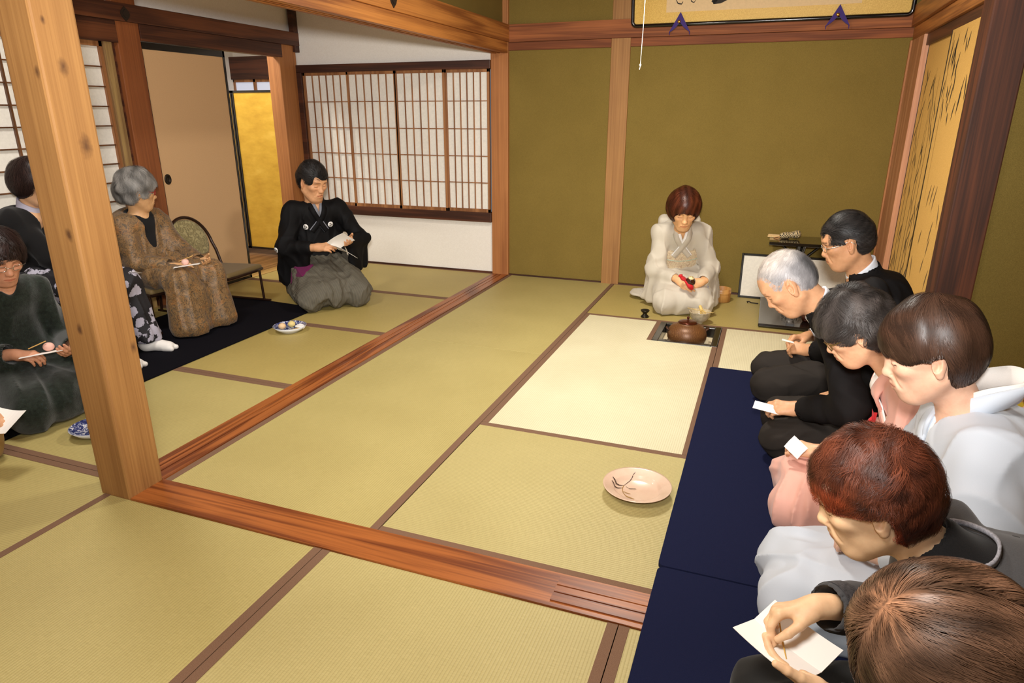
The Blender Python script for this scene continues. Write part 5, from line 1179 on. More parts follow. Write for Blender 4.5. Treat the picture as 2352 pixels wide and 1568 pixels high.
# ---------------------------------------------------------------- man in crested black kimono and hakama
def master():
    h = -.72; o = (-1.13, 2.60); F = Fr(*o, h)
    p = figure('man in a black crested kimono and grey hakama reading from papers', (*o, 0), h, F.p(-1.10, 2.575, .715), F.p(-1.075, 2.535, .868), (.42, .34, 0),
        [dict(side=-1, w=F.p(-.965, 2.345, .425), d=F.d(.96, .12, .10), n=F.d(.15, -.75, .6), curl=(.45, .7, .5), thumb=(.8, .35, .5), pole=A3((-.3, -.8, -.6))), dict(side=1, pole=A3((-.3, .8, -.6)), w=F.p(-.84, 2.53, .44), d=F.d(.75, -.6, .1), n=F.d(.2, .3, -.9), curl=(.3, .4, .3))],
        s=1.03, male=True, age=.55, skin=(214, 162, 120), hres=.003, bres=.006, mouth=.9, hs=1.08, pelvis=(-.02, 0, .25))
    m = cloth('black_silk', (16, 15, 16), .7, 1200, .15, .3, .0, .15)
    g = clothes_grid(p, .006, (-.42, -.55, 0), (.62, .55, 1.0)); torso_cloth(g, p, .022, 1.05)
    kimono_sleeve(g, p, -1, .36, dirn=(-.32, -.10, -1), floor=.10); kimono_sleeve(g, p, 1, .30, dirn=(-.1, .12, -1), floor=.2)
    g.ell((-.06, 0, .27), (.19, .22, .13), .05); neck_hole(g, p, .09, .058); g.folds(.006, 50, (1, 1, .45), 81, .55, zone=g.wrist_calm(p)); g.cutbelow(.10); net_obj('kimono', g, m, p.root)
    collar(p, m, plain('grey_collar', (120, 122, 130), .8), g, gap=.0, lift=.016, flip=-1)
    hk = clothes_grid(p, .006, (-.45, -.6, 0), (.7, .6, .6)); seiza_lap(hk, p, .44, .165, .125, .02, .06, hem=.3)
    for sd in (1, -1): hk.cap((.0, sd * .13, .15), (.36, sd * .20, .075), .13, .075, .05); hk.cap((-.22, sd * .12, .05), (-.05, sd * .2, .06), .05, .06, .05)
    hk.folds(.010, 42, (.35, 1, 1), 82, .75); hk.folds(.003, 110, (.6, 1, 1), 83, .5); hk.cutbelow(.004)
    t = NT('grey_hakama'); sp = t.n('ShaderNodeSeparateXYZ'); tc = t.coord(); t.l(tc, 0, sp, 0); mu = t.n('ShaderNodeMath', operation='MULTIPLY'); mu.inputs[1].default_value = 900; t.l(sp, 1, mu, 0); sn = t.n('ShaderNodeMath', operation='SINE'); t.l(mu, 0, sn, 0)
    r = t.ramp(sn, 0, [(.2, lin((86, 82, 72))), (.8, lin((112, 106, 92)))]); t.base(r, 0); t.set(Roughness=.75, Specular_IOR_Level=.2); net_obj('hakama', hk, t.m, p.root)
    pc = cloth('purple_cloth', (104, 20, 74), .6); fm = hk.snap(np.array([[.10, -.22, .30], [.34, -.20, .24], [.24, -.10, .34], [.20, -.36, .16]]), .006); wg = MB(); wg.add([tuple(x) for x in fm] + [tuple(x + A3((0, -.008, .004))) for x in fm], [(0, 1, 2), (0, 3, 1), (4, 6, 5), (4, 5, 7), (0, 4, 7, 3), (3, 7, 5, 1), (1, 5, 6, 2), (2, 6, 4, 0)]); wg.build('purple_pouch_cloth', pc, p.root)
    def crest(c):
        c = g.snap(np.array([c]), .003)[0]; n = g.grad(np.array([c]))[0]; Mx = Matrix.Translation(Vector(c)) @ Vector(n).to_track_quat('Z', 'Y').to_matrix().to_4x4(); mb = MB(); mb.lathe([(0, .0015), (.019, .0012), (.021, -.004)], 20, 0, M=Mx); 
        for k in range(3): a = 2 * PI * k / 3; mb.lathe([(0, .0026), (.0065, .0024), (.007, .001)], 10, 1, c=(.009 * math.cos(a), .009 * math.sin(a), 0), M=Mx)
        mb.build('crest', [M_WHITE_C, plain('crest_grey', (120, 116, 108), .8)], p.root)
    crest(p.N + p.f * .13 - p.l * .10 - p.up * .16); crest(p.N + p.f * .13 + p.l * .10 - p.up * .15); crest(p.E[-1] - p.l * .08 + p.f * .02 - p.up * .02)
    al = hairline(.06, .060, True, -.066, .050, .004)
    hair(p, hair_mat('hair_black', (38, 34, 32), .5), hv(.013, .010, .002, .002), al, lambda P: np.stack([-.9 + 0 * P[:, 0], .25 + .5 * np.sign(P[:, 1]) * (np.abs(P[:, 1]) > .05), .25 - 9 * np.clip(.03 - P[:, 2], 0, .1)], 1), 6000, (.03, .05), .0009, (.001, 6), .006, (.5, 1.5), None, .004, 8, .3, 11, .4, .5, clump=200, over=-.002, rag=.0015)
    for i, (c, u, v, w, hh, lb) in enumerate((((-.775, 2.395, .478), (.62, .1, .35), (.15, -.6, .55), .15, .13, 'upper white sheet of the papers read by the man in black'), ((-.755, 2.40, .405), (.75, -.1, -.20), (.1, -.7, .35), .17, .12, 'lower printed sheet of the papers read by the man in black'))):
        sheet('paper_sheet', c, u, v, w, hh, M_PAPER, lb, 'paper', .008)
    return p
# ---------------------------------------------------------------- women on the left
def chair_lap(g, p, seat, kx=.42, ky=.10, foot=.42, hem=.02, r=.085, flare=.03, k=.05):
    for sd in (1, -1):
        g.cap((0, sd * .085, seat + .09), (kx, sd * ky, seat + .055), r + .02, r - .005, k); g.cap((kx, sd * ky, seat + .05), (foot, sd * (ky + .0), hem + .05), r - .005, r - .015 + flare, k)
    g.rbox((kx * .55, 0, seat + .06), (kx * .5, ky, .07), .03, .05); g.rbox(((kx + foot) / 2 - .0, 0, seat * .5 + .03), (.07, ky + .02, seat * .45), .03, .05); g.ell((-.02, 0, seat + .1), (.16, .18, .13), .05)
def paisley():
    t = NT('brown_paisley'); n0 = t.noise(t.coord(), 7, 4, .6, 2.5); n1 = t.noise(t.coord(), 20, 3, .6, 3.5); r = t.ramp(n1, 0, [(.30, lin((70, 56, 40))), (.44, lin((122, 92, 56))), (.50, lin((150, 118, 78))), (.55, lin((112, 86, 58))), (.66, lin((86, 76, 62)))]); r0 = t.ramp(n0, 0, [(.35, (.72, .74, .78, 1)), (.55, (1, .95, .85, 1)), (.70, (1.3, .95, .6, 1))]); mx = t.mix((r, 0), (r0, 0), .9, 'MULTIPLY'); t.base(mx, 2); t.set(Roughness=.55, Sheen_Weight=.1); t.bump(n1, 0, .2, .002); return t.m
def old_lady():
    h = -.05; o = (-1.70, 1.57); F = Fr(*o, h); seat = .30
    p = figure('grey-haired woman in brown paisley coat and red glasses on a low chair', (*o, 0), h, F.p(-1.705, 1.558, .74), F.p(-1.682, 1.556, .875), (1.02, .16, 0),
        [dict(side=-1, w=F.p(-1.395, 1.47, .43), d=F.d(.93, .25, .12), n=F.d(.0, -.5, .85), curl=(.5, .6, .4), thumb=(.8, .4, .4)), dict(side=1, w=F.p(-1.36, 1.66, .425), d=F.d(.9, -.35, .05), n=F.d(.1, .4, -.9), curl=(.3, .4, .3))],
        s=.94, age=1.0, skin=(214, 168, 120), hres=.003, bres=.006, pelvis=(-.02, 0, seat + .13), hs=.98, brow=(.6, .56, .5))
    m = paisley(); mk = cloth('black_knit', (22, 21, 22), .9, 500, .3, .3)
    g = clothes_grid(p, .006, (-.42, -.5, .1), (.62, .5, 1.05)); coat(p, g, .024, (.068, .062, .056), .04, 1.05); neck_hole(g, p, .30, .062, 1.5); g.cap(p.N + p.f * .16 - p.up * .10, p.N + p.f * .20 - p.up * .36, .055, .070, .01, 's'); g.folds(.006, 55, (1, 1, .6), 91, .5, zone=g.wrist_calm(p)); g.cutbelow(.27); net_obj('coat', g, m, p.root)
    q = Grid(p.pelvis - .25, p.N + .2, .006); torso_cloth(q, p, .014); neck_hole(q, p, .03, .054); net_obj('black_top', q, mk, p.root)
    z = clothes_grid(p, .006, (-.3, -.4, 0), (.7, .4, .6)); chair_lap(z, p, seat, .40, .12, .42, .02, .085, .05); z.folds(.006, 50, (1, 1, .4), 92, .5); z.cutbelow(.02); net_obj('skirt', z, m, p.root)
    glasses(p, plain('red_rim', (150, 40, 34), .35), zc=.004, half=(.021, .015), thick=.0022)
    al = hairline(.06, .058, True, -.080, .045, -.03, earr=(.018, .03, .024))
    def tf(P): v = .95 + .3 * np.sin(P[:, 0] * 60 + P[:, 2] * 50 + 2 * np.sin(P[:, 1] * 50)) - .35 * np.clip((-.03 - P[:, 0]) / .06, 0, 1) * np.clip((.04 - P[:, 2]) / .06, 0, 1); return np.stack([v, v, v * .98], 1)
    hair(p, hair_mat('hair_grey', (142, 138, 134), .5), hv(.024, .010, .004, .006, (-.045, .09)), al, flow_crown((-.05, 0, .13), .4), 8000, (.05, .08), .0009, (.003, 7), .007, (.6, 1.3), tf, .0045, 10, .35, 12, .3, .75, clump=140, lump=.006)
    return p
def floral_lady():
    h = .25; o = (-1.72, .86); F = Fr(*o, h); seat = .36
    p = figure('woman in black cardigan and floral trousers, half hidden by the near pillar', (*o, 0), h, F.p(-1.71, .875, .845), F.p(-1.66, .895, .985), (-.1, .22, 0),
        [dict(side=-1, w=F.p(-1.40, .98, .44), d=F.d(.93, .25, .0), n=F.d(.0, -.4, .9), curl=(.5, .6, .4)), dict(side=1, w=F.p(-1.43, 1.07, .44), d=F.d(.9, -.2, .0), n=F.d(.1, .4, -.9), curl=(.3, .4, .3))],
        s=.97, age=.4, skin=(222, 176, 136), hres=.0035, bres=.006, pelvis=(-.02, 0, seat + .13))
    g = clothes_grid(p, .006, (-.42, -.5, .1), (.62, .5, 1.1)); coat(p, g, .022); neck_hole(g, p, .16, .060, 1.2); g.folds(.005, 55, (1, 1, .6), 101, .5, zone=g.wrist_calm(p)); g.cutbelow(.38); net_obj('cardigan', g, cloth('black_wool', (18, 17, 18), .95, 400, .4, .3), p.root)
    shirt_collar(p, plain('lilac_collar', (186, 182, 200), .8))
    t = NT('floral_print'); tc = t.coord((1, 1, 1)); v = t.n('ShaderNodeTexVoronoi'); v.inputs['Scale'].default_value = 13; t.l(tc, 0, v, 'Vector'); n = t.noise(tc, 30, 3, .6); ad = t.n('ShaderNodeMath', operation='MULTIPLY_ADD'); ad.inputs[1].default_value = .9; t.l(n, 0, ad, 0); t.l(v, 0, ad, 2); r = t.ramp(ad, 0, [(.88, lin((178, 174, 190))), (.92, lin((22, 20, 26)))], 'LINEAR'); t.base(r, 0); t.set(Roughness=.7)
    z = clothes_grid(p, .006, (-.3, -.42, 0), (.75, .42, .7))
    for sd in (1, -1): z.cap((0, sd * .085, seat + .10), (.42, sd * .12, seat + .06), .108, .085, .05); z.chain([(.42, sd * .12, seat + .05), (.455, sd * .135, .12), (.46, sd * .14, .09)], [.085, .09, .092], .03)
    z.ell((-.02, 0, seat + .1), (.16, .18, .13), .05); z.folds(.007, 60, (1, 1, .25), 102, .7); z.cutbelow(.07); net_obj('floral_trousers', z, t.m, p.root)
    for sd in (1, -1):
        f = Grid((.36, sd * .14 - .08, 0), (.72, sd * .14 + .08, .14), .005); f.chain([(.45, sd * .14, .09), (.47, sd * .142, .045), (.60, sd * .148, .030)], [.040, .040, .030], .03, ax=(1, 1.15, 1)); f.cap((.58, sd * .148 + .016, .026), (.630, sd * .148 + .020, .022), .020, .015, .008); f.cap((.58, sd * .148 - .016, .026), (.625, sd * .148 - .020, .022), .022, .016, .004); f.cutbelow(.003); net_obj('sock', f, M_WHITE_C, p.root)
    al = hairline(.06, .050, False, -.05, .05, -.07, bob=-.095)
    hair(p, hair_mat('hair_soft_black', (46, 30, 26), .4), hv(.022, .010, .006, .006, (-.06, .10)), al, flow_crown((-.02, 0, .14), .6), 4000, (.08, .12), .0011, (.001, 6), .004, (.5, 1.4), None, .0045, 9, .2, 13, .3, .6)
    return p
def green_lady():
    h = -.12; o = (-1.23, .32); F = Fr(*o, h)
    p = figure('woman in dark green mohair dress with a sweet on paper, cut by left edge', (*o, 0), h, F.p(-1.17, .31, .60), F.p(-1.075, .275, .735), (-.15, .42, 0),
        [dict(side=-1, w=F.p(-1.02, .20, .318), d=F.d(.95, .25, -.05), n=F.d(.1, -.35, .9), curl=(.5, .7, .5), thumb=(.8, .4, .45)), dict(side=1, w=F.p(-.905, .40, .295), d=F.d(.55, -.8, .1), n=F.d(.35, .3, -.85), curl=(.4, .5, .3))],
        s=.97, age=.6, skin=(204, 148, 116), hres=.003, bres=.006)
    t = NT('green_mohair'); n = t.noise(t.coord(), 60, 5, .7); r = t.ramp(n, 0, [(.3, lin((16, 20, 16))), (.6, lin((34, 42, 34))), (.8, lin((44, 56, 66)))]); t.base(r, 0); t.set(Roughness=.95, Sheen_Weight=.35, Specular_IOR_Level=.1); t.bump(t.noise(t.coord((1, 1, .4)), 400, 3, .7), 0, .6, .003)
    g = clothes_grid(p, .006); coat(p, g, .026, (.07, .064, .056), .04, 1.08); seiza_lap(g, p, .38, .15, .11, .02); neck_hole(g, p, .03, .058); g.folds(.007, 45, (1, 1, .6), 111, .5, zone=g.wrist_calm(p)); g.cutbelow(.004); net_obj('dress', g, t.m, p.root)
    glasses(p, M_STEEL)
    al = hairline(.06, .058, True, -.075, .046, -.02, earr=(.02, .03, .028))
    hair(p, hair_mat('hair_soft_black', (46, 30, 26), .4), hv(.020, .010, .004, .004, (-.045, .088)), al, flow_crown((-.05, 0, .13), .4), 4000, (.05, .08), .0010, (.003, 7), .006, (.5, 1.5), None, .0045, 9, .3, 14, .3, .55, clump=100)
    return p
def edge_person():
    h = .1; o = (-1.15, -.30); F = Fr(*o, h)
    p = figure('person in a tan jacket at the left edge, only hand and paper show', (*o, 0), h, F.p(-1.10, -.30, .62), F.p(-1.02, -.28, .76), (-.1, .4, 0),
        [dict(side=1, w=F.p(-.745, -.155, .225), d=F.d(.88, .15, -.1), n=F.d(.0, .1, .95), curl=(.5, .6, .4)), dict(side=-1, w=F.p(-.82, -.36, .25), d=F.d(.9, .3, 0), n=F.d(0, -.4, .9))],
        s=1.0, age=.4, skin=(214, 164, 124), hres=.004, bres=.007)
    g = clothes_grid(p, .007); coat(p, g, .02, (.068, .062, .054), .025); seiza_lap(g, p, .36, .12); neck_hole(g, p, .05, .058); g.folds(.005, 55, (1, 1, .7), 121, .5, zone=g.wrist_calm(p)); g.cutbelow(.004); net_obj('tan_jacket', g, cloth('tan_wool', (150, 118, 66), .9, 500, .3), p.root)
    hair(p, hair_mat('hair_soft_black', (46, 30, 26), .4), hv(.014), hairline(), flow_crown(), 500, (.04, .06), .002, steps=6, h=.006, base_tint=.6)
    return p
host(); master(); old_lady(); floral_lady(); green_lady(); edge_person()
# ------------------------------------------------------------------ carpets
def felt(name, rgb):
    t = NT(name); n1 = t.noise(t.coord(), 500, 3, .7); c = np.array(lin(rgb)); r = t.ramp(n1, 0, [(.3, tuple(c[:3] * .75) + (1,)), (.7, tuple(c[:3] * 1.25) + (1,))]); t.base(r, 0); t.set(Roughness=1.0, Specular_IOR_Level=.1, Sheen_Weight=.0); t.bump(n1, 0, .5, .002); return t.m
def carpet(name, x0, y0, x1, y1, z0, z1, m, label, rad=(.02, .02, .02, .02), poly=None):
    if poly is None:
        poly = []
        for (cx, cy, a0), r in zip(((x1, y1, 0), (x0, y1, 90), (x0, y0, 180), (x1, y0, 270)), rad):
            sx, sy = (1 if cx == x1 else -1), (1 if cy == y1 else -1)
            for k in range(5): a = math.radians(a0 + 90 * k / 4); poly.append((cx - sx * r + r * math.cos(a), cy - sy * r + r * math.sin(a)))
    c = np.mean(np.array(poly), 0); mb = MB().prism([(x - c[0], y - c[1]) for x, y in poly], 0, z1 - z0)
    return tag(mb.build(name, m, loc=(c[0], c[1], z0)), label, 'carpet', 'navy felt carpets')
M_NAVY = felt('navy_felt', (25, 29, 56)); M_NAVY2 = felt('dark_navy_felt', (13, 12, 19))
carpet('felt_carpet', 1.868, .133, 2.815, 1.975, .0022, .0165, M_NAVY, 'navy felt carpet under the kneeling guests at the right, farther length')
carpet('felt_carpet', 1.870, -1.75, 2.815, .128, .0110, .0150, M_NAVY, 'navy felt carpet at the lower right, nearer length by the nearest guest')
carpet('felt_carpet', 0, 0, 0, 0, .0022, .0085, M_NAVY2, 'dark navy felt carpet under the guests of the side room', poly=[(-.905, -1.9), (-.908, 2.16), (-.93, 2.215), (-.985, 2.24), (-1.62, 2.29), (-1.80, 2.30), (-1.80, -1.9)])

# ------------------------------------------------------------------ hearth, kettle, tea things
hearth = empty('hearth', ((HX0 + HX1) / 2, (HY0 + HY1) / 2, 0), 0, 'sunken hearth with a black lacquer frame in the pale tatami mat', 'hearth')
hx, hy = (HX1 - HX0) / 2 + .0006, (HY1 - HY0) / 2 + .0006; fw = .040
fr = MB(); fr.box((-hx, -hy, -.06), (-hx + fw, hy, .004), .004); fr.box((hx - fw, -hy, -.06), (hx, hy, .004), .004); fr.box((-hx + fw, -hy, -.06), (hx - fw, -hy + fw, .004), .003); fr.box((-hx + fw, hy - fw, -.06), (hx - fw, hy, .004), .003); fr.build('lacquer_frame', M_LACQ, hearth)
lt = MB(); ix, iy = hx - fw, hy - fw
for a, b in (((-ix - .01, -iy - .01, -.30), (-ix + .03, iy + .01, -.062)), ((ix - .03, -iy - .01, -.30), (ix + .01, iy + .01, -.062)), ((-ix + .03, -iy - .01, -.30), (ix - .03, -iy + .03, -.062)), ((-ix + .03, iy - .03, -.30), (ix - .03, iy + .01, -.062))): lt.box(a, b)
lt.build('clay_lining', plain('cream_clay', (214, 196, 160), .8), hearth)
ash = MB(); ash.box((-ix, -iy, -.30), (ix, iy, -.20)); ash.build('ash_bed', plain('ash', (150, 140, 128), 1.0, noise=.1, bump=.3), hearth)
for a in (0.5, 2.6, 4.7): MB().tube([(.11 * math.cos(a), .11 * math.sin(a), -.20), (.11 * math.cos(a), .11 * math.sin(a), -.085), (.075 * math.cos(a), .075 * math.sin(a), -.075)], .010, 8).build('trivet_leg', plain('iron', (40, 34, 30), .6, .6), hearth)
def kettle_mat():
    t = NT('brown_iron'); n1 = t.noise(t.coord(), 14, 3, .5, 1.0); w = t.n('ShaderNodeTexWave'); w.inputs['Scale'].default_value = 34; w.inputs['Distortion'].default_value = 9; w.inputs['Detail'].default_value = 2; w.inputs['Detail Scale'].default_value = 1.4; t.l(t.coord(), 0, w, 'Vector')
    r = t.ramp(w, 'Fac', [(.0, lin((104, 66, 36))), (.93, lin((108, 70, 38))), (.99, lin((136, 94, 56)))]); t.base(r, 0); t.set(Roughness=.42, Metallic=.2); t.bump(w, 'Fac', .06, .001); return t.m
kt = empty('kettle', (1.673, 2.574, -.075), .3, 'brown cast kettle with a lid sitting in the hearth', 'kettle')
MB().lathe([(.0, 0), (.07, 0), (.108, .02), (.122, .055), (.124, .080), (.116, .110), (.098, .132), (.070, .146), (.057, .151), (.057, .158), (.050, .158), (.050, .150)], 44).build('kettle_body', kettle_mat(), kt)
ld = MB(); ld.lathe([(0, .168), (.03, .167), (.052, .163), (.060, .158), (.060, .1545), (.05, .154), (0, .154)], 36); ld.build('kettle_lid', plain('red_brown_bronze', (88, 40, 22), .25, .6), kt)
MB().lathe([(0, .194), (.006, .193), (.009, .188), (.008, .181), (.004, .176), (.007, .170), (.009, .166)], 20).build('lid_knob', plain('red_brown_bronze', (88, 40, 22)), kt)
for s in (1, -1): MB().tube([(s * .113, -.012, .103), (s * .130, -.014, .116), (s * .132, .0, .122), (s * .130, .014, .116), (s * .113, .012, .103)], .0065, 8).build('kettle_lug', plain('iron_lug', (70, 42, 24), .5, .4), kt)

def bowl_mat():
    t = NT('ash_glaze'); n1 = t.noise(t.coord(), 24, 5, .65, .6); r = t.ramp(n1, 0, [(.3, lin((150, 134, 108))), (.5, lin((186, 170, 138))), (.7, lin((214, 198, 164)))]); t.base(r, 0); t.set(Roughness=.3, Coat_Weight=.3); t.bump(n1, 0, .2, .002); return t.m
tb = (1.722, 2.852, 0)
b = MB().lathe([(0, .0), (.026, 0), (.028, .012), (.030, .014), (.050, .026), (.064, .048), (.071, .078), (.0735, .084), (.0715, .086), (.068, .080), (.060, .050), (.044, .028), (.0, .018)], 44).build('tea_bowl', bowl_mat(), loc=tb); tag(b, 'greyish glazed tea bowl with a whisk in it, between host and hearth', 'tea bowl')
M_BAMB = plain('bamboo', (224, 190, 112), .5, noise=.06)
wk = empty('tea_whisk', (tb[0], tb[1], .03), 0, 'bamboo tea whisk lying in the grey tea bowl', 'tea whisk'); Mw = Matrix.Rotation(.5, 4, 'Z') @ Matrix.Translation((.012, -.03, .035)) @ Matrix.Rotation(-1.0, 4, 'X')
MB().lathe([(0, .04), (.011, .04), (.011, .078), (.009, .082), (0, .082)], 16, M=Mw).build('handle', M_BAMB, wk); tn = MB()
for k in range(26):
    a = 2 * PI * k / 26; tn.tube([Mw @ Vector((.010 * math.cos(a), .010 * math.sin(a), .042)), Mw @ Vector((.019 * math.cos(a), .019 * math.sin(a), .015)), Mw @ Vector((.021 * math.cos(a), .021 * math.sin(a), -.010)), Mw @ Vector((.015 * math.cos(a), .015 * math.sin(a), -.016))], .0009, 4)
tn.build('tines', M_BAMB, wk)
sc = MB(); sc.tube([(-.085, .02, .094), (-.02, .0, .090), (.06, -.03, .0885), (.085, -.04, .092), (.095, -.046, .101)], [.003, .003, .003, .0045, .003], 8, flat=.4); tag(sc.build('tea_scoop', M_BAMB, loc=tb), 'thin bamboo scoop across the rim of the grey tea bowl', 'tea scoop')
ck = Grid((-.05, -.05, 0), (.05, .05, .06), .004); ck.ell((-.018, .012, .040), (.028, .022, .016), 0); ck.folds(.005, 130, (1, 1, 1), 4, .7); V, Fc = ck.net(1); tag(mesh('linen_cloth', V, Fc, M_WHITE_C, None, loc=tb, smooth=True), 'folded white linen cloth inside the grey tea bowl', 'cloth')
lr = MB().lathe([(0, .0), (.026, 0), (.028, .004), (.024, .012), (.015, .022), (.015, .030), (.026, .042), (.031, .050), (.029, .053), (.020, .046), (0, .040)], 28).build('lid_rest', plain('dark_bronze_rest', (46, 40, 28), .35, .7), loc=(1.352, 2.862, 0)); tag(lr, 'small dark waisted lid rest left of the grey tea bowl', 'lid rest')
ks = MB(); ks.lathe([(0, .004), (.072, .004), (.072, .098), (.0705, .100), (.0685, .098), (.0685, .008), (0, .008)], 48); ks.build('bent_wood', wood('thin_cedar', (214, 160, 92), (186, 128, 66), 'Z', .4), None) if False else None
kr = empty('water_waste_bowl', (1.812, 3.500, 0), 0, 'round bentwood waste water vessel beside the tea host', 'vessel'); ks.build('bent_wood', wood('thin_cedar', (214, 160, 92), (186, 128, 66), 'Z', .4), kr)
MB().lathe([(.0728, .060), (.0742, .061), (.0742, .082), (.0728, .083)], 40).build('hoop', wood('thin_cedar', (1, 1, 1), (0, 0, 0)), kr)

# ------------------------------------------------------------------ screen, lacquer shelf and board at the olive wall
fs = empty('low_screen', (2.35, 3.668, 0), 0, 'low two leaf white screen with a black frame against the olive wall', 'screen')
def leaf(name, x0, x1, y, h):
    r = MB(); r.box((x0, y - .009, 0), (x0 + .016, y + .009, h), .002); r.box((x1 - .016, y - .009, 0), (x1, y + .009, h), .002); r.box((x0 + .016, y - .009, h - .016), (x1 - .016, y + .009, h), .002); r.box((x0 + .016, y - .009, 0), (x1 - .016, y + .009, .016), .002)
    return r
leaf('frame', -.42, .44, 0, .345).build('frame', M_LACQ, fs); boxpart('paper_panel', (-.405, -.003, .014), (.425, .005, .332), paper_mat('screen_paper', (240, 234, 220)), fs)
sh = empty('lacquer_stand', (2.33, 3.70, 0), 0, 'tall black lacquer stand with a shelf board in front of the olive wall', 'stand')
bd = MB(); bd.box((-.222, -.305 + .0, .465), (.26, .02, .487), .004); bd.build('shelf_board', plain('lacquer_gloss', (30, 24, 16), .12, coat=.6), sh)
st = MB(); st.box((-.03, -.06, .0), (.03, -.02, .467), .004); st.build('upright', M_LACQ, sh)
for s in (-1, 1):
    bk = MB(); pts = [(0, .30), (s * .06, .36), (s * .12, .42), (s * .17, .466)]; bk.tube([(x, -.04, z) for x, z in pts], [.014, .012, .012, .014], 8, flat=.8); bk.build('bracket', M_LACQ, sh)
    MB().tube([(0, -.04, .33), (s * .015, -.12, .40), (s * .02, -.22, .466)], .011, 8).build('bracket', M_LACQ, sh)
MB().box((-.13, -.10, 0), (.13, .02, .018), .004).build('foot_board', M_LACQ, sh)
def checker():
    t = NT('checked_brocade'); c = t.n('ShaderNodeTexChecker'); c.inputs['Scale'].default_value = 110; c.inputs[1].default_value = lin((214, 190, 140)); c.inputs[2].default_value = lin((34, 34, 36)); t.l(t.coord((1, 1.0, 1.2)), 0, c, 'Vector'); t.base(c, 0); t.set(Roughness=.6); return t.m
pg = Grid((-.09, -.06, -.02), (.10, .06, .09), .003); pg.cap((-.045, 0, .024), (.052, .004, .034), .020, .034, 0, ax=(1, 1, .85)); pg.folds(.003, 70, (1, 1, 1), 3, .4); pg.cutbelow(.0); V, Fc = pg.net(1)
pr_ = empty('brocade_pouch', (2.235, 3.565, .4872), .25, 'small checked brocade pouch on the lacquer shelf', 'pouch'); mesh('pouch', V, Fc, checker(), pr_, smooth=True); MB().tube([(-.045, 0, .03), (-.075, -.02, .006), (-.10, .01, .004), (-.09, .03, .004), (-.06, .015, .012)], .0022, 6).build('cord', cloth('tan_cord', (190, 130, 76)), pr_)
fl_ = MB(); fl_.box((-.075, -.022, 0), (.075, .022, .010), .004); fl_.box((-.072, -.020, .010), (.070, .018, .019), .004); tag(fl_.build('folded_cloth', cloth('cream_brocade', (224, 190, 132), .6, 300, .3, .15), loc=(2.168, 3.615, .4872), rot=(0, 0, -.05)), 'folded cream brocade strip left of the checked pouch', 'cloth')
bo = empty('lacquer_board', (2.33, 3.262, 0), 0, 'long black lacquer board lying on the tatami before the low screen', 'board')
MB().box((-.235, -.375, .006), (.235, .370, .028), .006).build('board', plain('lacquer_board_top', (26, 20, 18), .15, coat=.5), bo)
def jar_mat():
    t = NT('white_arabesque'); n1 = t.noise(t.coord(), 40, 2, .4, 3.0); r = t.ramp(n1, 0, [(.44, lin((44, 40, 40))), (.48, lin((226, 222, 214))), (.60, lin((232, 228, 220))), (.64, lin((50, 46, 46)))]); t.base(r, 0); t.set(Roughness=.25, Coat_Weight=.3); return t.m
wj = empty('water_jar', (2.32, 3.35, .028), 0, 'white and black patterned water jar on the lacquer board', 'jar')
MB().lathe([(0, 0), (.055, 0), (.075, .02), (.080, .06), (.072, .09), (.066, .094), (.062, .09), (0, .085)], 36).build('jar_body', jar_mat(), wj); MB().lathe([(0, .104), (.010, .104), (.012, .098), (.058, .096), (.062, .090), (0, .090)], 30).build('jar_lid', M_LACQ, wj)
ft = empty('powder_jar', (2.395, 3.04, .028), 0, 'small red brown glazed jar at the near end of the lacquer board', 'jar'); MB().lathe([(0, 0), (.022, 0), (.034, .02), (.036, .042), (.026, .058), (.020, .062), (0, .062)], 28).build('jar_body', plain('red_brown_glaze', (70, 30, 16), .15, coat=.6), ft)
hk_ = MB(); hk_.tube([(-.045, 0, .006), (-.05, .012, .010), (-.036, .018, .010), (-.02, .004, .006), (.03, -.002, .006)], .004, 8); tag(hk_.build('fire_ring', plain('iron', (40, 34, 30), .6, .6), loc=(2.055, 3.50, 0)), 'small iron ring hook at the far corner of the lacquer board', 'hook')

# ------------------------------------------------------------------ sweets plates
PP = [(0, .012), (.072, .013), (.082, .018), (.087, .029), (.092, .032), (.120, .041), (.1255, .0435), (.1255, .0405), (.098, .026), (.072, .008), (.056, .008), (.056, 0), (.050, 0), (.050, .006), (0, .006)]
def zprof(r): return float(np.interp(r, [0, .072, .082, .087, .092, .120, .1255], [.012, .013, .018, .029, .032, .041, .0435]))
pl_ = empty('plate', (1.727, .543, 0), 0, 'large round pinkish glazed plate painted with a grass spray, on the tatami', 'plate')
t = NT('pink_glaze'); n1 = t.noise(t.coord(), 9, 4, .6); r = t.ramp(n1, 0, [(.3, lin((206, 174, 150))), (.7, lin((222, 194, 170)))]); t.base(r, 0); t.set(Roughness=.2, Coat_Weight=.3); MB().lathe(PP, 64).build('dish', t.m, pl_)
ps = MB()
def spray(pts, wid, m=0, n=14):
    P = np.array(pts, float); tt = np.linspace(0, 1, n); k = np.linspace(0, 1, len(P)); x = np.interp(tt, k, P[:, 0]); y = np.interp(tt, k, P[:, 1])
    for _ in range(2): x[1:-1] = (x[:-2] + x[1:-1] * 2 + x[2:]) / 4; y[1:-1] = (y[:-2] + y[1:-1] * 2 + y[2:]) / 4
    w = np.interp(tt, np.linspace(0, 1, len(wid)), wid); dx, dy = np.gradient(x), np.gradient(y); L = np.hypot(dx, dy) + 1e-9; v = []
    for i in range(n):
        for s in (-1, 1):
            a, b_ = x[i] - s * dy[i] / L[i] * w[i], y[i] + s * dx[i] / L[i] * w[i]; v.append((a, b_, zprof(math.hypot(a, b_)) + .0022))
    ps.add(v, [(2 * i, 2 * i + 1, 2 * i + 3, 2 * i + 2) for i in range(n - 1)], m)
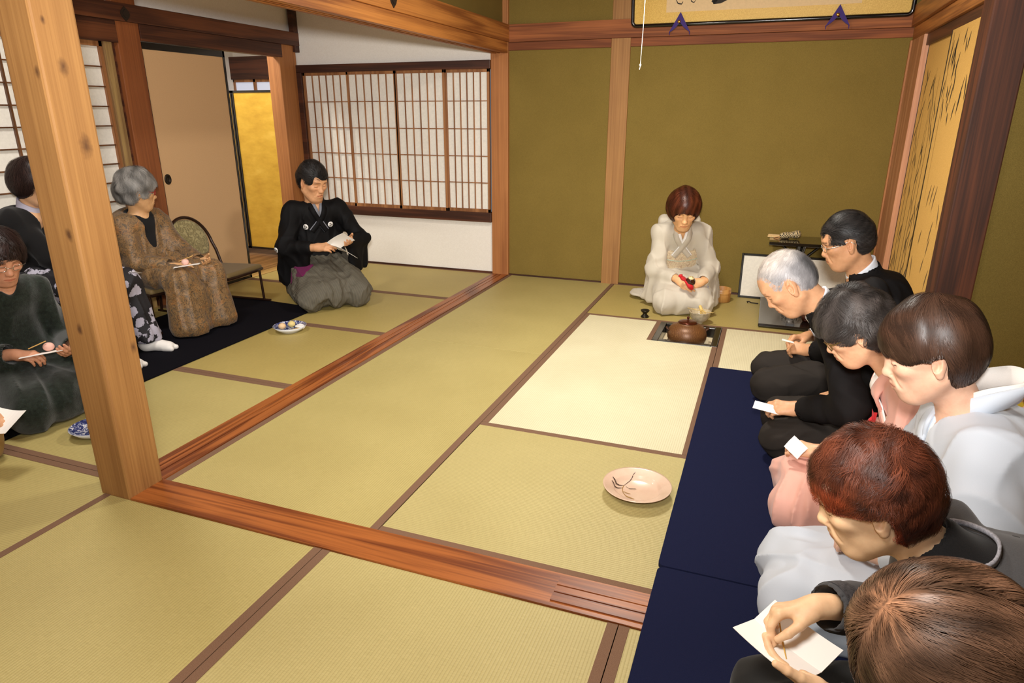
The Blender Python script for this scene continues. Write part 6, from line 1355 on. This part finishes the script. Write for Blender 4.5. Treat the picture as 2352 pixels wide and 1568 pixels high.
spray([(-.052, .020), (-.040, .055), (-.024, .098)], [.0008, .0012, .0014, .0009]); spray([(-.052, .020), (-.066, .016), (-.083, .014), (-.098, .030)], [.0008, .003, .0042, .0012]); spray([(-.054, .002), (-.068, -.006), (-.083, -.008), (-.096, .006)], [.0008, .0032, .0042, .0012])
spray([(-.052, .022), (-.054, .000), (-.046, -.030)], [.0010, .0014, .0010], 1); spray([(-.044, .016), (-.030, .004), (-.010, .014), (-.004, .010)], [.0008, .0010, .0010], 0); spray([(-.030, .004), (-.008, .006)], [.0007, .0008], 0); spray([(-.048, -.022), (-.028, -.030), (-.018, -.030)], [.0010, .0022, .0010], 1); spray([(-.048, -.026), (-.030, -.052), (.002, -.062)], [.0010, .0012, .0030, .0022], 1)
ps.build('grass_painting', [plain('iron_brush', (70, 50, 40), .3), plain('ochre_brush', (150, 112, 50), .3)], pl_)
def blue_mat():
    t = NT('blue_white_porcelain'); n1 = t.noise(t.coord((1, 1, 1)), 46, 3, .6, 2.0); r = t.ramp(n1, 0, [(.40, lin((36, 44, 92))), (.52, lin((84, 94, 140))), (.60, lin((214, 214, 220)))]); t.base(r, 0); t.set(Roughness=.12, Coat_Weight=.6); return t.m
M_BLUE = blue_mat(); M_POR = plain('white_porcelain', (222, 224, 226), .15, coat=.5)
def blue_plate(x, y, lab):
    r = empty('blue_plate', (x, y, 0), .4, lab, 'plate', 'blue and white plates')
    MB().lathe([(0, .014), (.055, .014), (.080, .022), (.104, .040)], 48).build('painted_inside', M_BLUE, r); MB().lathe([(.104, .040), (.106, .0395), (.082, .014), (.060, .006), (.058, 0), (.052, 0), (.052, .006), (0, .008)], 48).build('white_underside', M_POR, r); return r
blue_plate(-.757, 1.730, 'blue and white plate with two round sweets, on the edge of the dark carpet'); blue_plate(-.600, .205, 'blue and white plate half hidden behind the near pillar')
M_SWEET = plain('sweet_beige', (232, 196, 150), .6, noise=.05, bump=.05); M_PINKS = plain('sweet_pink', (236, 186, 170), .6, noise=.05); M_PICK = plain('pick_wood', (214, 170, 96), .6)
def sweet(x, y, z, lab, r=.024, m=None, group=None):
    o = MB().sphere((0, 0, r * .85), (r, r, r * .85), 20, 14).build('sweet', m or M_SWEET, loc=(x, y, z)); return tag(o, lab, 'sweet', group)
sweet(-.800, 1.708, .0145, 'round beige sweet at the left of the blue plate'); sweet(-.772, 1.768, .0150, 'round greenish topped sweet behind the other on the blue plate', .024, plain('sweet_green', (222, 200, 130), .6))
for k in range(6):
    o = MB().box((-.040, -.0022, 0), (.040, .0022, .004)).build('sweet_pick', M_PICK, loc=(-.722 + .004 * k - .01, 1.712 + .003 * (k % 3), .0150 + .0042 * (k // 3)), rot=(0, 0, 1.15 + .06 * (k % 2))); tag(o, 'wooden sweet pick in the bundle on the blue plate', 'pick', 'wooden picks on the blue plate')
fp = Grid((-.05, -.04, 0), (.05, .04, .03), .003); fp.ell((0, 0, .008), (.036, .026, .008), 0); fp.folds(.004, 130, (1, 1, 1), 6, .7); V, Fc = fp.net(1); tag(mesh('paper_doily', V, Fc, M_PAPER, None, loc=(-.715, 1.772, .016), smooth=True), 'crumpled white paper on the blue plate behind the picks', 'paper')
for k, (x, y) in enumerate(((-.61, .20), (-.575, .235))): sweet(x, y, .0145, 'beige sweet on the half hidden blue plate, %s' % ('left one' if k == 0 else 'right one'))

# ------------------------------------------------------------------ papers and sweets in the hands of the guests
def wpr(p, q): return tuple(q)
sheet('sweet_paper', (2.150, .985, .232), (-1, .22, .05), (.1, .6, .5), .10, .035, M_PAPER, 'pointed folded white paper in the grey-haired man\'s hand', 'paper')
sheet('sweet_paper', (2.232, 1.722, .292), (-1, .1, .15), (.2, 1, -.2), .055, .05, M_PAPER, 'small folded white paper in the hand of the man with wire glasses', 'paper', fold=.004)
sheet('sweet_paper', (2.238, .520, .300), (-.6, .5, .3), (.3, .3, .8), .06, .05, M_PAPER, 'small white paper in the hands of the woman in pink', 'paper', fold=.003)
rp = sheet('sweet_paper', (2.196, -.445, .316), (.66, -.56, .0), (.62, .72, .15), .165, .125, M_PAPER, 'large white folded paper held by the red-haired woman in grey', 'paper', .006, .016)
pk = MB(); pk.tube([(2.178, -.395, .345), (2.188, -.44, .322), (2.196, -.485, .318)], [.0016, .0018, .0012], 6); tag(pk.build('sweet_pick', plain('gold_pick', (214, 170, 84), .4)), 'thin golden pick above the red-haired woman\'s white paper', 'pick')
sheet('sweet_paper', (-1.255, 1.455, .455), (.75, .62, .1), (.55, -.7, .15), .15, .11, M_PAPER, 'white paper with a pink sweet held by the grey-haired woman in brown', 'paper', fold=.006)
sweet(-1.262, 1.448, .456, 'pink sweet on the paper of the grey-haired woman in brown', .022, M_PINKS)
pk = MB(); pk.tube([(-1.30, 1.435, .478), (-1.235, 1.49, .508)], .0022, 6); tag(pk.build('sweet_pick', M_PICK), 'wooden pick in the hand of the grey-haired woman in brown', 'pick')
sheet('sweet_paper', (-1.335, 1.09, .470), (.8, .5, .1), (.5, -.8, .3), .13, .10, M_PAPER, 'white paper held by the woman in floral trousers', 'paper')
sheet('sweet_paper', (-.925, .262, .318), (.62, .75, .06), (.72, -.6, .28), .165, .12, M_PAPER, 'white paper with a pale sweet held by the woman in dark green', 'paper', fold=.008)
sweet(-.910, .285, .322, 'pale pink sweet on the paper of the woman in dark green', .023, M_PINKS)
pk = MB(); pk.tube([(-.955, .225, .345), (-.905, .275, .372)], .0024, 6); tag(pk.build('sweet_pick', M_PICK), 'wooden pick in the right hand of the woman in dark green', 'pick')
sheet('sweet_paper', (-.655, -.135, .205), (.95, .25, -.12), (-.2, .9, .4), .15, .12, M_PAPER, 'white paper at the left edge above the dark carpet', 'paper', .014)

# ------------------------------------------------------------------ chairs of the side room
def damask():
    t = NT('damask'); n1 = t.noise(t.coord(), 22, 4, .6, 2.0); r = t.ramp(n1, 0, [(.42, lin((152, 138, 92))), (.5, lin((112, 100, 62))), (.56, lin((170, 156, 108)))]); t.base(r, 0); t.set(Roughness=.7, Sheen_Weight=.2); t.bump(n1, 0, .2, .002); return t.m
M_DAM = damask(); M_TUBE = plain('brown_tube', (52, 32, 22), .3, .4); M_SEATB = cloth('olive_vinyl', (112, 92, 56), .55, 600, .2, .1)
def low_chair(x, y, h, zs, lab):
    """folding low chair facing local +X"""
    r = empty('low_chair', (x, y, .0085), h, lab, 'chair', 'low folding chairs'); zs -= .0085
    g = Grid((-.02, -.24, zs - .05), (.44, .24, zs + .03), .005); g.rbox((.20, 0, zs - .012), (.205, .20, .020), .018, 0); 
    X = g.lo[0] + g.h * np.arange(g.n[0]); Y = g.lo[1] + g.h * np.arange(g.n[1]); taper = (np.abs(Y)[None, :, None] - (.155 + .05 * np.clip(X / .4, 0, 1))[:, None, None]); g.d = smax(g.d, np.broadcast_to(taper, g.d.shape).astype(np.float32), .04).astype(np.float32)
    V, Fc = g.net(1); mesh('seat', V, Fc, M_SEATB, r, smooth=True)
    MB().tube([(.40, -.19, zs - .028), (.02, -.15, zs - .030), (.02, .15, zs - .030), (.40, .19, zs - .028), (.412, .10, zs - .028), (.412, -.10, zs - .028), (.40, -.19, zs - .028)], .010, 10).build('seat_frame', M_TUBE, r)
    arc = [(.05, -.185, zs - .03), (.0, -.20, zs + .09)] + [(-.03 - .06 * math.sin(a), -.20 * math.cos(a), zs + .15 + .20 * math.sin(a)) for a in np.linspace(0, PI, 21)] + [(.0, .20, zs + .09), (.05, .185, zs - .03)]
    MB().tube(arc, .011, 10).build('back_frame', M_TUBE, r)
    bg = Grid((-.14, -.21, zs + .04), (.03, .21, zs + .37), .005); bg.ell((-.052, 0, zs + .175), (.020, .186, .165), 0, R=np.array(Matrix.Rotation(-.27, 3, 'Y'))); bg.half((0, 0, zs + .075), (0, 0, -1), .01); V, Fc = bg.net(1); mesh('back_cushion', V, Fc, M_DAM, r, smooth=True)
    for s in (-1, 1):
        MB().tube([(.375, s * .185, zs - .03), (.385, s * .19, .012)], .009, 8).build('leg', M_TUBE, r); MB().tube([(.04, s * .165, zs - .03), (.0, s * .18, .012)], .009, 8).build('leg', M_TUBE, r)
        MB().tube([(-.04, s * .188, .0095), (.44, s * .192, .0095)], .009, 8).build('floor_runner', M_TUBE, r)
    return r
c0 = low_chair(-1.775, 2.045, .06, .285, 'empty low folding chair with an oval damask back, before the sliding door')
def copy_tree(o, parent=None):
    c = o.copy(); COL.objects.link(c)
    if parent is not None: c.parent = parent
    for ch in o.children: copy_tree(ch, c)
    return c
c1 = copy_tree(c0); c1.location = (-1.88, 1.57, .0085); c1.rotation_euler[2] = -.05; c1['label'] = 'low folding chair under the grey-haired woman in brown'
c2 = copy_tree(c0); c2.location = (-1.90, .815, .0085); c2.rotation_euler[2] = .25; c2.scale = (1, 1, 1.22); c2['label'] = 'low folding chair under the woman in floral trousers'
ls = empty('low_stool', (-1.36, .66, .0085), .3, 'low red brown wooden stool behind the woman in dark green', 'stool'); M_RED = wood('red_lacquer_wood', (98, 46, 26), (60, 24, 14), 'X', .35)
MB().box((-.13, -.10, .15), (.13, .10, .175), .006).build('seat', M_RED, ls)
for a in (-1, 1):
    for b_ in (-1, 1): MB().box((a * .11 - .012, b_ * .08 - .012, 0), (a * .11 + .012, b_ * .08 + .012, .15), .003).build('leg', M_RED, ls)

# ------------------------------------------------------------------ gold screen in the hall
gs = empty('folding_screen', (-2.85, 3.95, .004), 0, 'gold leaf folding screen with a black frame in the hall beyond the door', 'screen')
def gold_mat():
    t = NT('gold_leaf'); n1 = t.noise(t.coord((1, 1, 2.2)), 5, 4, .6); n2 = t.noise(t.coord(), 40, 3, .6); r = t.ramp(n1, 0, [(.3, lin((206, 160, 54))), (.55, lin((222, 178, 64))), (.75, lin((234, 194, 82)))]); t.base(r, 0); t.set(Roughness=.5, Metallic=.2); t.bump(n2, 0, .08, .001); return t.m
gf = MB()
for x0, x1 in ((-.65, -.14), (-.13, .385)):
    gf.box((x0, -.012, 0), (x0 + .016, .012, 1.555)); gf.box((x1 - .016, -.012, 0), (x1, .012, 1.555)); gf.box((x0, -.012, 0), (x1, .012, .020)); gf.box((x0, -.012, 1.535), (x1, .012, 1.555))
gf.build('screen_frame', M_LACQ, gs)
for x0, x1 in ((-.64, -.15), (-.12, .375)): boxpart('gold_panel', (x0, -.004, .012), (x1, .006, 1.545), gold_mat() if 'gold_leaf' not in bpy.data.materials else bpy.data.materials['gold_leaf'], gs)

# ------------------------------------------------------------------ framed calligraphy above the lintel, hooks, cord, nail covers
ZB, TILT = 1.955, .16
gk = empty('framed_calligraphy', (1.895, YB - .032, ZB), 0, 'black framed calligraphy on gold brocade hung above the lintel', 'picture'); Mg = Matrix.Rotation(TILT, 4, 'X'); hwid = .905; gh = .60
prof = [(.0, 0), (.012, .004), (.022, .004), (.030, -.004), (.030, -.024), (0, -.024)]
gf = MB()
pts = []
for cx, cz, a0 in ((hwid - .03, .03, -90), (hwid - .03, gh - .03, 0), (-hwid + .03, gh - .03, 90), (-hwid + .03, .03, 180)):
    for k in range(6): a = math.radians(a0 + 90 * k / 5); pts.append((cx + .03 * math.cos(a), cz + .03 * math.sin(a)))
pts.append(pts[0]); gf.tube([Mg @ Vector((x, -.018, z)) for x, z in pts], .0135, 12, caps=False); gf.build('frame', plain('black_gloss_frame', (18, 14, 14), .15, coat=.5), gk)
def brocade():
    t = NT('gold_brocade'); n1 = t.noise(t.coord(), 160, 3, .6); r = t.ramp(n1, 0, [(.35, lin((206, 160, 56))), (.65, lin((228, 188, 84)))]); t.base(r, 0); t.set(Roughness=.5, Sheen_Weight=.2); return t.m
MB().box((-hwid + .012, -.014, .012), (hwid - .012, -.004, gh - .012), M=Mg).build('brocade_mount', brocade(), gk)
MB().box((-.665, -.0165, .080), (.60, -.0135, gh - .09), M=Mg).build('paper', paper_mat('aged_paper', (226, 196, 150)), gk)
iw = MB()
def brush(pts, wid):
    q = MB(); stroke(q, 0, pts, wid, 0, 16); iw.add([tuple(Mg @ Vector((y, -.0185, z))) for _, y, z in q.v], q.f)
brush([(-.60, .16), (-.585, .135), (-.560, .13), (-.55, .145)], [.004, .008, .004]); brush([(-.49, .17), (-.495, .145), (-.475, .135), (-.462, .15)], [.005, .006, .003]); brush([(-.20, .40), (-.26, .25), (-.345, .128)], [.02, .06, .028]); brush([(-.345, .128), (-.30, .145), (-.20, .19)], [.02, .05, .05]); brush([(-.15, .19), (-.135, .16), (-.115, .148)], [.006, .012, .02]); brush([(.05, .42), (.04, .30), (.10, .22)], [.03, .04, .02]); brush([(.28, .45), (.22, .33), (.34, .24)], [.03, .05, .02]); brush([(-.55, .5), (-.5, .35), (-.58, .24)], [.01, .016, .008])
iw.build('brush_writing', M_INK, gk)
M_PURP = cloth('purple_silk', (58, 34, 110), .6, 1200)
for i, x in enumerate((1.333, 2.367)):
    r = empty('frame_cushion', (x, YB - .056, 1.925), 0, 'purple folded cushion with a gilt stud under the framed calligraphy, %s one' % ('left' if i == 0 else 'right'), 'cushion', 'purple cushions under the framed picture'); Mc = Matrix.Rotation(PI / 2, 4, 'X')
    q = MB(); q.prism([(0, .105), (-.074, -.026), (-.050, -.012), (-.026, .008), (0, .038)], -.010, .014, M=Mc); q.prism([(0, .038), (.026, .008), (.050, -.012), (.074, -.026), (0, .105)], -.010, .014, M=Mc); q.build('cushion', M_PURP, r)
    for s in (-1, 1): MB().tube([(s * .070, -.006, -.02), (s * .071, -.006, -.044)], [.004, .002], 6).build('tassel', M_PURP, r)
    MB().sphere((-.006, -.018, .043), (.012, .008, .011), 14, 8).build('stud', M_GOLD, r)
cd_ = MB(); cd_.tube([(0, 0, 0.80), (.001, 0, .5), (-.002, 0, .2), (-.006, 0, .02)], .0016, 6); cd_.sphere((-.006, 0, .012), (.005, .005, .007), 10, 8); cd_.tube([(-.006, 0, .008), (-.009, 0, -.008)], .0022, 6)
tag(cd_.build('pull_cord', plain('white_cord', (250, 248, 240), .7), loc=(1.408, 1.88, 1.555)), 'thin white lamp pull cord with a knotted end hanging in the tea room', 'cord')
M_NAILC = plain('nail_cover_iron', (58, 48, 40), .5, .6)
def nail_cover(c, ax, lab):
    m = MB(); s = .036; pts = [(0, s * 1.25), (s * .75, s * .55), (s, 0), (s * .75, -s * .55), (0, -s * 1.25), (-s * .75, -s * .55), (-s, 0), (-s * .75, s * .55)]
    Mx = Matrix.Rotation(PI / 2, 4, 'Y') @ Matrix.Rotation(PI / 2, 4, 'Z'); m.prism(pts, 0, .005, M=Mx); m.prism([(x * .6, y * .6) for x, y in pts], .005, .009, M=Mx); tag(m.build('nail_cover', M_NAILC, loc=c), lab, 'nail cover', 'lozenge nail covers')
nail_cover((.0142, 1.93, 1.937), 'X', 'dark lozenge nail cover on the lintel at the top of the picture'); nail_cover((LX0 + .0352, 1.965, 1.957), 'X', 'dark lozenge nail cover on the dark lintel at the upper left')

# ------------------------------------------------------------------ incense burner in the alcove
yc = Grid((-.12, -.09, -.01), (.12, .09, .06), .004); yc.rbox((0, 0, .017), (.095, .065, .0165), .010, 0); yc.folds(.002, 60, (1, 1, 1), 3, .3); V, Fc = yc.net(1); tag(mesh('yellow_pad', V, Fc, cloth('yellow_silk', (222, 186, 44), .55, 900), None, loc=(3.235, 1.62, .10), rot=(0, 0, .1), smooth=True), 'yellow silk pad under the brown incense burner in the alcove', 'pad')
ib = empty('incense_burner', (3.245, 1.625, .133), 0, 'small glossy brown lidded incense burner on the yellow pad', 'incense burner'); M_GB = plain('brown_lustre', (96, 58, 24), .12, .3, coat=.6)
MB().lathe([(0, 0), (.030, 0), (.040, .012), (.043, .026), (.038, .036), (.034, .038), (0, .038)], 32).build('burner_body', M_GB, ib); MB().lathe([(0, .072), (.010, .070), (.014, .062), (.020, .056), (.034, .046), (.037, .038), (0, .038)], 28).build('burner_lid', M_GB, ib)

# ------------------------------------------------------------------ clothing details belong to the garment they are sewn on
NEST = {'collar': 'kimono', 'inner_collar': 'kimono', 'sleeve_lining': 'kimono', 'crest': 'kimono', 'lapel': 'suit_jacket', 'pocket_tag': 'suit_jacket', 'lapel_pin': 'suit_jacket', 'shirt_collar': 'shirt', 'shirt_cuff': 'shirt', 'tie': 'shirt',
        'obi_cord': 'obi', 'obi_scarf': 'obi', 'obi_knot': 'obi', 'trim_piping': 'jacket', 'lace_cuff': 'jacket', 'knit_collar': 'black_top', 'hair_bun': 'hair'}
base_name = lambda o: o.name.split('.')[0]
for r in [o for o in COL.objects if o.type == 'EMPTY' and o.get('category') == 'person']:
    kids = {base_name(c): c for c in r.children}
    for c in list(r.children):
        q = kids.get(NEST.get(base_name(c), ''))
        if q is not None: c.parent = q
